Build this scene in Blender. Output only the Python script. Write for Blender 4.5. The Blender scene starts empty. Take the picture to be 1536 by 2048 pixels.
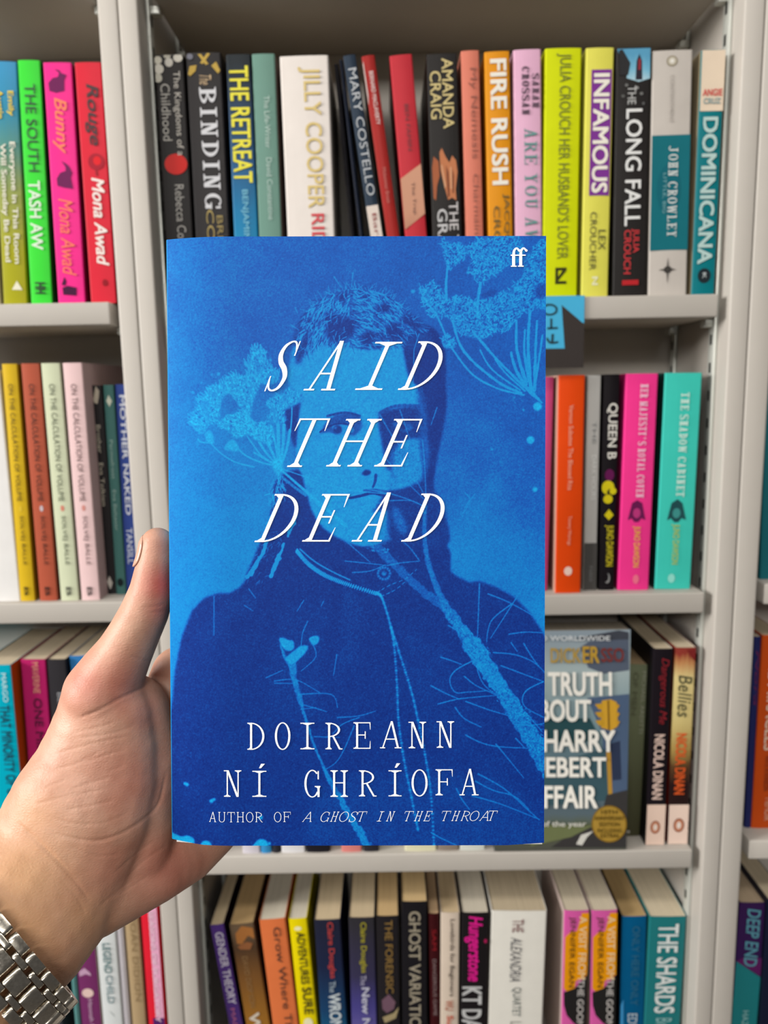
import bpy, bmesh, math, random
import numpy as np
from mathutils import Vector, Matrix

random.seed(7)
rng = np.random.default_rng(7)
scene = bpy.context.scene
COL = scene.collection

# ------------------------------------------------------------------ camera
F = 1550.0                                   # focal length in pixels of a 1536 x 2048 frame
CAM = np.array([0.0, -0.69, 1.45])
_down = np.array([(952 - 768) / F, -(10875 - 1024) / F, -1.0]); _down /= np.linalg.norm(_down)
_up = -_down
_n = np.array([7 / F, 244 / F, -1.0]); _n -= _up * _n.dot(_up); _n /= np.linalg.norm(_n)
_x = np.cross(_n, _up)
RCW = np.array([_x, _n, _up])                # camera space -> world (x right, y into the shelves, z up)

cam_data = bpy.data.cameras.new('camera')
cam = bpy.data.objects.new('camera', cam_data); COL.objects.link(cam)
M = Matrix([list(RCW[0]) + [CAM[0]], list(RCW[1]) + [CAM[1]], list(RCW[2]) + [CAM[2]], [0, 0, 0, 1]])
cam.matrix_world = M
cam_data.sensor_fit = 'VERTICAL'
cam_data.sensor_height = 36.0
cam_data.sensor_width = 27.0
cam_data.lens = F * 36.0 / 2048.0
cam_data.clip_start = 0.02
cam_data.dof.use_dof = True
cam_data.dof.focus_distance = 0.287
cam_data.dof.aperture_fstop = 14.0
scene.camera = cam

# ------------------------------------------------------------------ light and exposure
scene.view_settings.view_transform = 'Standard'
scene.view_settings.look = 'None'
scene.view_settings.gamma = 1.0
scene.view_settings.use_curve_mapping = False
scene.view_settings.exposure = -0.06

world = bpy.data.worlds.new('shop_ambience'); scene.world = world
world.use_nodes = True
bg = world.node_tree.nodes['Background']
bg.inputs[0].default_value = (1.0, 0.96, 0.92, 1)
bg.inputs[1].default_value = 0.08

def area(name, loc, target, sx, sy, watts, colour):
    l = bpy.data.lights.new(name, 'AREA'); l.shape = 'RECTANGLE'; l.size = sx; l.size_y = sy
    l.energy = watts; l.color = colour
    o = bpy.data.objects.new(name, l); COL.objects.link(o)
    o.location = loc
    o.rotation_euler = (Vector(target) - Vector(loc)).to_track_quat('-Z', 'Y').to_euler()
    return o
area('ceiling_lamp', (-0.75, -1.15, 2.75), (-0.75, -1.0, 0), 1.2, 0.3, 15, (1, 0.96, 0.90))
area('ceiling_lamp', (0.85, -1.15, 2.75), (0.85, -1.0, 0), 1.2, 0.3, 10, (1, 0.96, 0.90))
area('ceiling_lamp', (-0.6, -3.4, 2.6), (-0.4, -0.5, 0.9), 2.4, 0.5, 70, (1, 0.965, 0.91))
area('side_lamp', (-3.0, -1.2, 2.2), (-0.1, -0.2, 1.35), 1.2, 0.9, 158, (1, 0.98, 0.945))

# ------------------------------------------------------------------ helpers
def ray(px, py):
    return RCW @ np.array([(px - 768) / F, -(py - 1024) / F, -1.0])
def at(px, py, Y):
    """point of the upright plane y = Y seen at a photograph pixel"""
    d = ray(px, py); return CAM + d * ((Y - CAM[1]) / d[1])
def atz(px, py, z):
    """point at distance z along the lens axis seen at a photograph pixel"""
    return CAM + ray(px, py) * z
def y_on(px, py, z):
    """depth at which a pixel meets the level z"""
    d = ray(px, py); return CAM[1] + d[1] * ((z - CAM[2]) / d[2])
def project(P):
    V = (np.asarray(P) - CAM) @ RCW
    return np.stack([768 + F * V[..., 0] / -V[..., 2], 1024 - F * V[..., 1] / -V[..., 2]], -1)

ALB = 0.70                                    # share of the light a print of that colour gives back
def lin(c):
    out = []
    for v in c:
        v = v / 255.0
        out.append(ALB * (v / 12.92 if v <= 0.04045 else ((v + 0.055) / 1.055) ** 2.4))
    return out

GAIN = 1.0
_mats = {}
def new_mat(name):
    m = bpy.data.materials.new(name); m.use_nodes = True
    nt = m.node_tree; b = nt.nodes['Principled BSDF']
    return m, nt, b

def mat(c, rough=0.42, spec=0.10, metal=0.0, vary=0.06, gain=None):
    """flat print / paint with faint procedural unevenness"""
    key = (tuple(c), rough, spec, metal, vary)
    if key in _mats: return _mats[key]
    m, nt, b = new_mat('surface')
    g = GAIN if gain is None else gain
    col = [min(0.9, v * g) for v in lin(c)]
    tc = nt.nodes.new('ShaderNodeTexCoord')
    no = nt.nodes.new('ShaderNodeTexNoise'); no.inputs['Scale'].default_value = 60; no.inputs['Detail'].default_value = 4
    nt.links.new(tc.outputs['Object'], no.inputs['Vector'])
    mx = nt.nodes.new('ShaderNodeMix'); mx.data_type = 'RGBA'
    mx.inputs['A'].default_value = [v * (1 - vary) for v in col] + [1]
    mx.inputs['B'].default_value = [min(0.95, v * (1 + vary)) for v in col] + [1]
    nt.links.new(no.outputs['Fac'], mx.inputs['Factor'])
    nt.links.new(mx.outputs['Result'], b.inputs['Base Color'])
    b.inputs['Roughness'].default_value = rough
    b.inputs['Specular IOR Level'].default_value = spec
    b.inputs['Metallic'].default_value = metal
    _mats[key] = m
    return m

def grad(stops, axis=2, rough=0.4, spec=0.12, wob=0.03):
    """printed colour blend along the spine (0 = foot, 1 = head)"""
    key = ('g', tuple((p, tuple(c)) for p, c in stops), axis, rough)
    if key in _mats: return _mats[key]
    m, nt, b = new_mat('printed_blend')
    tc = nt.nodes.new('ShaderNodeTexCoord')
    sep = nt.nodes.new('ShaderNodeSeparateXYZ'); nt.links.new(tc.outputs['Generated'], sep.inputs[0])
    no = nt.nodes.new('ShaderNodeTexNoise'); no.inputs['Scale'].default_value = 6
    nt.links.new(tc.outputs['Generated'], no.inputs['Vector'])
    ma = nt.nodes.new('ShaderNodeMath'); ma.operation = 'MULTIPLY_ADD'
    ma.inputs[1].default_value = wob * 2; nt.links.new(no.outputs['Fac'], ma.inputs[0])
    nt.links.new(sep.outputs[axis], ma.inputs[2])
    cr = nt.nodes.new('ShaderNodeValToRGB'); e = cr.color_ramp.elements
    while len(e) < len(stops): e.new(0.5)
    for k, (p, c) in enumerate(stops):
        e[k].position = p; e[k].color = [min(.9, v * GAIN) for v in lin(c)] + [1]
    nt.links.new(ma.outputs[0], cr.inputs[0]); nt.links.new(cr.outputs[0], b.inputs['Base Color'])
    b.inputs['Roughness'].default_value = rough; b.inputs['Specular IOR Level'].default_value = spec
    _mats[key] = m
    return m

def pages_mat(c, scale=900.0):
    key = ('pages', tuple(c), scale)
    if key in _mats: return _mats[key]
    m, nt, b = new_mat('page_edges')
    tc = nt.nodes.new('ShaderNodeTexCoord')
    mp = nt.nodes.new('ShaderNodeMapping'); mp.inputs['Scale'].default_value = (scale, 6, 6)
    nt.links.new(tc.outputs['Object'], mp.inputs['Vector'])
    no = nt.nodes.new('ShaderNodeTexNoise'); no.inputs['Scale'].default_value = 1; no.inputs['Detail'].default_value = 5
    nt.links.new(mp.outputs[0], no.inputs['Vector'])
    cr = nt.nodes.new('ShaderNodeValToRGB')
    l = lin(c)
    cr.color_ramp.elements[0].position = 0.3; cr.color_ramp.elements[0].color = [v * .8 for v in l] + [1]
    cr.color_ramp.elements[1].position = 0.7; cr.color_ramp.elements[1].color = [min(.92, v * 1.08) for v in l] + [1]
    nt.links.new(no.outputs['Fac'], cr.inputs[0]); nt.links.new(cr.outputs[0], b.inputs['Base Color'])
    b.inputs['Roughness'].default_value = 0.85; b.inputs['Specular IOR Level'].default_value = 0.15
    _mats[key] = m
    return m

def tag(o, label=None, cat=None, group=None, kind=None):
    if label: o['label'] = label
    if cat: o['category'] = cat
    if group: o['group'] = group
    if kind: o['kind'] = kind
    return o
def empty(name, loc):
    o = bpy.data.objects.new(name, None); COL.objects.link(o); o.location = loc
    o.empty_display_size = 0.02
    return o
def link_mesh(name, me, parent=None):
    o = bpy.data.objects.new(name, me); COL.objects.link(o)
    if parent is not None: o.parent = parent
    return o

class MB:
    """collects polygons with material slots and links them as ONE mesh object"""
    def __init__(self): self.v = []; self.f = []; self.mi = []; self.mats = []
    def slot(self, m):
        if m not in self.mats: self.mats.append(m)
        return self.mats.index(m)
    def add(self, vs, fs, m):
        b = len(self.v); k = self.slot(m)
        self.v += [tuple(map(float, p)) for p in vs]
        for f in fs: self.f.append([i + b for i in f]); self.mi.append(k)
    def box(self, x0, y0, z0, x1, y1, z1, m):
        v = [(x0,y0,z0),(x1,y0,z0),(x1,y1,z0),(x0,y1,z0),(x0,y0,z1),(x1,y0,z1),(x1,y1,z1),(x0,y1,z1)]
        self.add(v, [(0,3,2,1),(4,5,6,7),(0,1,5,4),(1,2,6,5),(2,3,7,6),(3,0,4,7)], m)
    def rbox(self, x0, y0, z0, x1, y1, z1, m, r=0.002, seg=3):
        bm = bmesh.new(); bmesh.ops.create_cube(bm, size=1)
        for v in bm.verts:
            v.co = Vector((x0 + (v.co.x + .5) * (x1 - x0), y0 + (v.co.y + .5) * (y1 - y0), z0 + (v.co.z + .5) * (z1 - z0)))
        bmesh.ops.bevel(bm, geom=bm.edges[:], offset=r, segments=seg, affect='EDGES', profile=0.5)
        self.from_bm(bm, m)
    def from_bm(self, bm, m, mtx=None):
        bm.verts.index_update()
        vs = [(mtx @ v.co if mtx else v.co)[:] for v in bm.verts]
        self.add(vs, [[v.index for v in f.verts] for f in bm.faces], m); bm.free()
    def build(self, name, parent=None, smooth=None):
        me = bpy.data.meshes.new(name)
        me.from_pydata(self.v, [], self.f)
        for m in self.mats: me.materials.append(m)
        me.polygons.foreach_set('material_index', self.mi)
        if smooth is not None:
            me.polygons.foreach_set('use_smooth', [True] * len(me.polygons))
            me.update()
            try: me.set_sharp_from_angle(angle=math.radians(smooth))
            except Exception: pass
        me.update()
        return link_mesh(name, me, parent)

# ------------------------------------------------------------------ lettering
_tc = {}
def sans(text, bold=0.0, shear=0.0, space=1.0):
    """outline of a line of plain lettering: vertices (n,2) scaled to the unit box, and faces"""
    key = (text, bold, shear, space)
    if key in _tc: return _tc[key]
    cu = bpy.data.curves.new('lettering', 'FONT'); cu.body = text; cu.size = 1.0
    cu.shear = shear; cu.space_character = space; cu.resolution_u = 3
    cu.align_x = 'CENTER'
    o = bpy.data.objects.new('lettering', cu); COL.objects.link(o)
    dg = bpy.context.evaluated_depsgraph_get(); dg.update()
    me = bpy.data.meshes.new_from_object(o.evaluated_get(dg))
    v = np.array([x.co[:2] for x in me.vertices]); f = [list(p.vertices) for p in me.polygons]
    bpy.data.objects.remove(o); bpy.data.curves.remove(cu); bpy.data.meshes.remove(me)
    if len(v) == 0: v = np.zeros((1, 2))
    if bold:                                  # heavier weight: the outline widened on all sides
        n0 = len(v); f0 = f; f = []; vv = []
        for k, (dx, dy) in enumerate(((1, .7), (-1, .7), (1, -.7), (-1, -.7))):
            vv.append(v + np.array([dx, dy]) * bold * .9); f += [[i + k * n0 for i in q] for q in f0]
        v = np.concatenate(vv)
    lay_ = np.repeat(np.arange(4), len(v) // 4) if bold else np.zeros(len(v))
    lo = v.min(0); hi = v.max(0); v = (v - lo) / np.maximum(hi - lo, 1e-6)
    v = np.column_stack([v, lay_ * 2e-5])
    _tc[key] = (v, f)
    return v, f

def _arc(cx, cy, rx, ry, a0, a1, n=24):
    return [(cx + rx * math.cos(math.radians(a0 + (a1 - a0) * i / n)), cy + ry * math.sin(math.radians(a0 + (a1 - a0) * i / n))) for i in range(n + 1)]
def _band(outer, inner):
    n = len(outer)
    return [[outer[i], outer[i + 1], inner[i + 1], inner[i]] for i in range(n - 1)]
def _path(pts, ws):
    """ribbon of varying width along a smooth path"""
    P = np.array(pts, float); n = len(P)
    tt = np.linspace(0, n - 1, (n - 1) * 8 + 1); Q = []; W = []
    for t in tt:
        i = min(int(t), n - 2); u = t - i
        p0 = P[max(i - 1, 0)]; p1 = P[i]; p2 = P[i + 1]; p3 = P[min(i + 2, n - 1)]
        Q.append(0.5 * ((2 * p1) + (p2 - p0) * u + (2 * p0 - 5 * p1 + 4 * p2 - p3) * u * u + (3 * p1 - p0 - 3 * p2 + p3) * u ** 3))
        W.append(ws[i] * (1 - u) + ws[i + 1] * u)
    Q = np.array(Q); W = np.array(W); T = np.gradient(Q, axis=0); T /= np.linalg.norm(T, axis=1)[:, None] + 1e-9
    N = np.stack([-T[:, 1], T[:, 0]], 1)
    return _band([tuple(p) for p in Q + N * W[:, None] / 2], [tuple(p) for p in Q - N * W[:, None] / 2])

def serif_glyph(ch, w, T, t, s):
    """polygons of a typewriter-like serif capital of height 1 and width w; T thick, t thin, s serif reach"""
    q = []
    def rect(x0, y0, x1, y1): q.append([(x0, y0), (x1, y0), (x1, y1), (x0, y1)])
    def stem(xc, th, y0=0.0, y1=1.0, top=True, bot=True, sl=s, sr=s):
        rect(xc - th / 2, y0, xc + th / 2, y1)
        for on, y, d in ((bot, y0, 1), (top, y1, -1)):
            if on:
                rect(xc - th / 2 - sl, min(y, y + d * t), xc + th / 2 + sr, max(y, y + d * t))
                if sl: q.append([(xc - th / 2 - sl * .6, y + d * t), (xc - th / 2, y + d * t), (xc - th / 2, y + d * (t + s * .5))])
                if sr: q.append([(xc + th / 2, y + d * t), (xc + th / 2 + sr * .6, y + d * t), (xc + th / 2, y + d * (t + s * .5))])
    def diag(x0, y0, x1, y1, th):
        q.append([(x0 - th / 2, y0), (x0 + th / 2, y0), (x1 + th / 2, y1), (x1 - th / 2, y1)])
    def foot(xc, y, reach):
        rect(xc - reach, y, xc + reach, y + t) if y < .5 else rect(xc - reach, y - t, xc + reach, y)
    def arm(x0, x1, y, d, tick):
        rect(x0, y - t / 2, x1, y + t / 2)
        if tick:
            q.append([(x1, y - d * t / 2), (x1 - T * .55, y - d * t / 2), (x1 - t * .4, y + d * tick), (x1, y + d * tick)])
    L = s + T / 2
    if ch == 'A':
        ax = w * .52
        diag(s * .9, 0, ax, 1, t * 1.25); diag(w - s * 1.1 - T / 2, 0, ax + T * .05, 1, T)
        rect(s * .9 + (ax - s * .9) * .34, .34 - t / 2, w - s - T / 2 - (w - s - T / 2 - ax) * .34, .34 + t / 2)
        foot(s * .9, 0, s * .95); foot(w - s * 1.1 - T / 2, 0, s + T * .35)
    elif ch in 'DO' or ch in 'CGQ':
        if ch == 'D':
            stem(L, T, sr=0); cx = L
            o = _arc(cx, .5, w - cx, .5, 90, -90); i = _arc(cx, .5, w - cx - T, .5 - t, 90, -90); q.extend(_band(o, i))
        else:
            a0, a1 = (0, 360) if ch in 'OQ' else (48, 322)
            o = _arc(w / 2, .5, w / 2, .5, a0, a1, 40); i = _arc(w / 2, .5, w / 2 - T, .5 - t, a0, a1, 40); q.extend(_band(o, i))
            if ch in 'CG':
                rect(w * .84, .66, w * .84 + t * 1.2, .96)
            if ch == 'G':
                stem(w - T / 2 - s * .2, T, 0.02, .42, top=True, bot=False, sl=s, sr=s * .3)
            if ch == 'Q': diag(w * .85, -.12, w * .45, .2, T)
    elif ch in 'EFL':
        stem(L, T, sr=(s if ch == 'F' else 0))
        if ch != 'L':
            arm(L, w, 1 - t / 2, -1, .26); arm(L, w * .72, .52, 0, 0)
            rect(w * .72 - t, .38, w * .72, .66)
        if ch != 'F': arm(L, w, t / 2, 1, .28)
    elif ch == 'H':
        stem(L, T); stem(w - L, T); rect(L, .53 - t / 2, w - L, .53 + t / 2)
    elif ch == 'I':
        stem(w / 2, T, sl=w / 2 - T / 2, sr=w / 2 - T / 2)
    elif ch == 'J':
        stem(w * .62, T, .25, 1, bot=False); q.extend(_band(_arc(w * .31 + T * .1, .27, w * .31 + T * .4, .27, 0, -160), _arc(w * .31 + T * .1, .27, w * .31 - T * .6, .27 - t, 0, -160)))
    elif ch == 'N':
        stem(s + t / 2, t * 1.2, top=False); stem(w - s - t / 2, t * 1.2, bot=False); diag(w - s - T / 2, 0, s + T * .4, 1, T * 1.1); foot(s * .6, 1, s * .7)
    elif ch == 'M':
        stem(s + t / 2, t * 1.2, top=False); stem(w - L, T); diag(w / 2, 0, s + T * .4, 1, T); diag(w / 2, 0, w - L, 1, t)
    elif ch == 'T':
        stem(w / 2, T, top=False); rect(0, 1 - t, w, 1)
        q.append([(0, 1), (T * .5, 1 - t), (t * .4, .74), (0, .74)]); q.append([(w, 1), (w - T * .5, 1 - t), (w - t * .4, .74), (w, .74)])
    elif ch in 'RPBK':
        stem(L, T, sr=s * .6)
        if ch == 'K':
            diag(L + T * .4, .42, w - s, 1, t); diag(w - s - T / 2, 0, L + T * .9, .55, T); foot(w - s, 1, s); foot(w - s - T / 2, 0, s * 1.2)
        else:
            bw = w * (.93 if ch == 'R' else .95); yb = .47
            o = _arc(L, (1 + yb) / 2, bw - L, (1 - yb) / 2, 90, -90); i = _arc(L, (1 + yb) / 2, bw - L - T, (1 - yb) / 2 - t, 90, -90); q.extend(_band(o, i))
            if ch == 'R':
                diag(w - T * .55, 0.0, L + (bw - L) * .35, yb + t, T); rect(w - T * 1.1, 0, w + s * .5, t)
            if ch == 'B':
                o = _arc(L, .25, w - L, .25, 90, -90); i = _arc(L, .25, w - L - T, .25 - t, 90, -90); q.extend(_band(o, i))
    elif ch == 'S':
        a = w
        q.extend(_path([(a * .90, .80), (a * .74, .95), (a * .5, .985), (a * .2, .90), (a * .12, .74), (a * .3, .58), (a * .66, .44), (a * .88, .27), (a * .78, .08), (a * .48, .015), (a * .22, .07), (a * .07, .24)],
                       [t * .9, t, t, T * .75, T, T * 1.05, T * 1.1, T, T * .75, t, t, t * .9]))
        q.append([(a * .86, .99), (a * .92, .99), (a * .96, .70), (a * .89, .70)]); q.append([(a * .04, .30), (a * .10, .30), (a * .14, .0), (a * .07, .0)])
    elif ch == 'U':
        stem(L, T, .25, 1, bot=False); stem(w - s - t / 2, t * 1.2, .25, 1, bot=False)
        q.extend(_band(_arc(w / 2, .27, w / 2 - s, .27, 180, 360), _arc(w / 2, .27, w / 2 - s - T * .9, .27 - t, 180, 360)))
    elif ch in 'VY':
        b = 0 if ch == 'V' else .45
        diag(w / 2, b, L, 1, T); diag(w / 2, b, w - s, 1, t); foot(L, 1, s + T * .4); foot(w - s, 1, s)
        if ch == 'Y': stem(w / 2, T, 0, .5, top=False)
    elif ch == 'W':
        diag(w * .3, 0, L * .8, 1, T); diag(w * .3, 0, w * .52, .95, t); diag(w * .72, 0, w * .5, .95, T); diag(w * .72, 0, w - s, 1, t); foot(L * .8, 1, s); foot(w - s, 1, s)
    elif ch == "'":
        rect(w * .3, .72, w * .3 + T, 1)
    if ch == '\u00cd':
        q = serif_glyph('I', w, T, t, s)
        q.append([(w * .5 - T * .2, 1.10), (w * .5 + T * .8, 1.10), (w * .9, 1.27), (w * .62, 1.27)])
    return q

def serif(text, T=.13, t=.05, s=.10, w=.62, gap=.16, shear=0.0):
    """a line of serif capitals scaled to the unit box"""
    key = ('serif', text, T, t, s, w, shear, gap)
    if key in _tc: return _tc[key]
    V = []; Fs = []; x = 0
    for ch in text:
        if ch == ' ': x += w * .6; continue
        ww = w * (.6 if ch == 'I' else 1.35 if ch in 'MW' else 1)
        for poly in serif_glyph(ch, ww, T, t, s):
            b = len(V); V += [(x + px + shear * py, py, (len(Fs) % 40) * 4e-6) for px, py in poly]; Fs.append(list(range(b, b + len(poly))))
        x += ww + gap
    V = np.array(V); lo = V[:, :2].min(0); hi = V[:, :2].max(0); V[:, :2] = (V[:, :2] - lo) / (hi - lo)
    _tc[key] = (V, Fs)
    return V, Fs

# ------------------------------------------------------------------ setting
def wood_floor_mat():
    m, nt, b = new_mat('shop_carpet')
    tc = nt.nodes.new('ShaderNodeTexCoord'); no = nt.nodes.new('ShaderNodeTexNoise'); no.inputs['Scale'].default_value = 220
    nt.links.new(tc.outputs['Object'], no.inputs['Vector'])
    cr = nt.nodes.new('ShaderNodeValToRGB'); cr.color_ramp.elements[0].color = (.05, .046, .042, 1); cr.color_ramp.elements[1].color = (.10, .092, .085, 1)
    nt.links.new(no.outputs['Fac'], cr.inputs[0]); nt.links.new(cr.outputs[0], b.inputs['Base Color']); b.inputs['Roughness'].default_value = .95
    return m
g = MB(); g.box(-1.6, -3.2, -0.05, 1.6, 0.25, 0.0, wood_floor_mat()); tag(g.build('floor'), kind='structure')
g = MB(); g.box(-1.6, 0.2, 0.0, 1.6, 0.25, 2.9, mat((205, 198, 188), .8, .2)); tag(g.build('wall_back'), kind='structure')

GREY = mat((203, 196, 187), 0.5, 0.35, vary=.025)
GREYD = mat((166, 158, 148), 0.55, 0.3, vary=.03)
STEEL = mat((222, 224, 216), 0.3, 0.5, 0.25, vary=.03)
SLOT = mat((22, 20, 18), .8, .1)
BACK = 0.135
XL, XR = -0.199, 0.2967                      # inner faces of the middle bookcase
ZS = {'m0': 1.796, 'm1': 1.5270, 'm2': 1.2607, 'm3': 1.0036, 'm4': 0.7350,
      'l0': 1.797, 'l1': 1.5303, 'l2': 1.2612, 'l3': 1.006, 'l4': 0.737,
      'r0': 1.800, 'r1': 1.530, 'r2': 1.2679, 'r3': 1.0121, 'r4': 0.742}

def bookcase(name, label, x0, x1, pl, pr, levels):
    root = empty(name, ((x0 + x1) / 2, BACK / 2, 0)); tag(root, label, 'bookcase', 'grey metal bookcases')
    cx, cy = root.location.x, root.location.y
    def put(mb, nm, smooth=30):
        mb.v = [(a - cx, b - cy, c) for a, b, c in mb.v]; return mb.build(nm, root, smooth)
    for a, b in ((x0 - pl, x0), (x1, x1 + pr)):
        mb = MB(); mb.rbox(a + .0003, 0, 0.0, b - .0003, BACK + .012, 2.05, GREY, .0016, 3); put(mb, 'side_panel')
    mb = MB(); mb.box(x0, BACK, 0.02, x1, BACK + .004, 2.05, GREY); put(mb, 'back_panel')
    for k, z in enumerate(levels + [2.05, 0.12, 0.45]):
        mb = MB()
        th = .0195
        mb.rbox(x0 + .0085, .0035, z - th, x1 - .0085, BACK - .002, z, GREY, .0014, 3)
        put(mb, 'shelf')
        for sx in (x0, x1):
            for yy in (.030, BACK - .016):
                mb = MB(); sg = 1 if sx == x0 else -1
                xa, xb = sorted((sx + sg * .0012, sx + sg * .011))
                mb.rbox(xa, yy - .004, z - th - .007, xb, yy + .006, z - th - .0003, STEEL, .001, 2); put(mb, 'shelf_clip')
    for sx, sg in ((x0, 1), (x1, -1)):
        for yy in (.026, BACK - .012):
            mb = MB()
            xa, xb = sorted((sx, sx + sg * .0032))
            mb.rbox(xa, yy - .004, .04, xb, yy + .0085, 2.04, STEEL, .0007, 2)
            zz = .06
            xf = sx + sg * .0034
            while zz < 2.0:
                mb.add([(xf, yy, zz), (xf, yy + .004, zz), (xf, yy + .004, zz + .009), (xf, yy, zz + .009)], [(0, 1, 2, 3)], SLOT); zz += .025
            put(mb, 'support_strip')
    return root
bookcase('metal_bookcase', 'grey metal bookcase in the middle, behind the hand-held blue book', XL, XR, .0165, .0174,
         [ZS['m0'], ZS['m1'], ZS['m2'], ZS['m3'], ZS['m4']])
bookcase('metal_bookcase', 'grey metal bookcase at the left, holding the lime green and hot pink books', XL - .0165 - .0170 - .496, XL - .0165 - .0170, .017, .0170,
         [ZS['l0'], ZS['l1'], ZS['l2'], ZS['l3'], ZS['l4']])
bookcase('metal_bookcase', 'grey metal bookcase at the right edge, holding the purple and orange books', XR + .0174 + .0205, XR + .0174 + .0205 + .496, .0205, .017,
         [ZS['r0'], ZS['r1'], ZS['r2'], ZS['r3'], ZS['r4']])

# ------------------------------------------------------------------ books
PAGE = (232, 214, 184)
def T(text, y0, y1, u0, u1, c, bold=.0, shear=0., font='sans', part='title_lettering', **k): return ('T', text, y0, y1, u0, u1, c, bold, shear, font, part, k)
def A_(text, y0, y1, u0, u1, c, bold=.0, shear=0., font='sans', **k): return ('T', text, y0, y1, u0, u1, c, bold, shear, font, 'author_lettering', k)
def L_(text, y0, y1, u0, u1, c, bold=.02, **k): return ('T', text, y0, y1, u0, u1, c, bold, 0., 'sans', 'publisher_mark', k)
def B_(y0, y1, u0, u1, c): return ('P', [(u0, y0), (u1, y0), (u1, y1), (u0, y1)], c)
def P_(pts, c): return ('P', pts, c)
def O_(u, y, ru, ry, c, n=20): return ('P', [(u + ru * math.cos(2 * math.pi * i / n), y + ry * math.sin(2 * math.pi * i / n)) for i in range(n)], c)

def spine_shell(w, h, d, m_spine, m_side, bulge=.0006, r=.0016, t=.0006, m_in=None):
    """wrap-round paper cover: front board, rounded spine, back board"""
    mb = MB()
    def prof(x0, x1, y0, rr, bl):
        n = 5; pts = [(x0, d)]
        for i in range(n + 1):
            a = math.pi / 2 * i / n; pts.append((x0 + rr - rr * math.cos(a), y0 + rr - rr * math.sin(a)))
        for i in range(1, 6):
            u = i / 6; pts.append((x0 + rr + (x1 - x0 - 2 * rr) * u, y0 - bl * 4 * u * (1 - u)))
        for i in range(n + 1):
            a = math.pi / 2 * i / n; pts.append((x1 - rr + rr * math.sin(a), y0 + rr - rr * math.cos(a)))
        pts.append((x1, d)); return pts
    r = min(r, w * .3)
    o = prof(0, w, bulge, r, bulge); i = prof(t, w - t, bulge + t, max(r - t, .0002), bulge)
    n = len(o)
    for k in range(n - 1):
        m = m_side if k in (0, n - 2) else m_spine
        a, b = o[k], o[k + 1]
        mb.add([(a[0], a[1], 0), (b[0], b[1], 0), (b[0], b[1], h), (a[0], a[1], h)], [(0, 1, 2, 3)], m)
        a2, b2 = i[k], i[k + 1]
        mb.add([(a2[0], a2[1], 0), (b2[0], b2[1], 0), (b2[0], b2[1], h), (a2[0], a2[1], h)], [(3, 2, 1, 0)], m_in or m_side)
        for z, fl in ((0, False), (h, True)):
            mb.add([(a[0], a[1], z), (b[0], b[1], z), (b2[0], b2[1], z), (a2[0], a2[1], z)], [(0, 1, 2, 3) if fl else (3, 2, 1, 0)], m)
    for k in (0, n - 1):
        a, b = o[k], i[k]
        mb.add([(a[0], a[1], 0), (a[0], a[1], h), (b[0], b[1], h), (b[0], b[1], 0)], [(0, 1, 2, 3)], m_side)
    return mb

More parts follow.
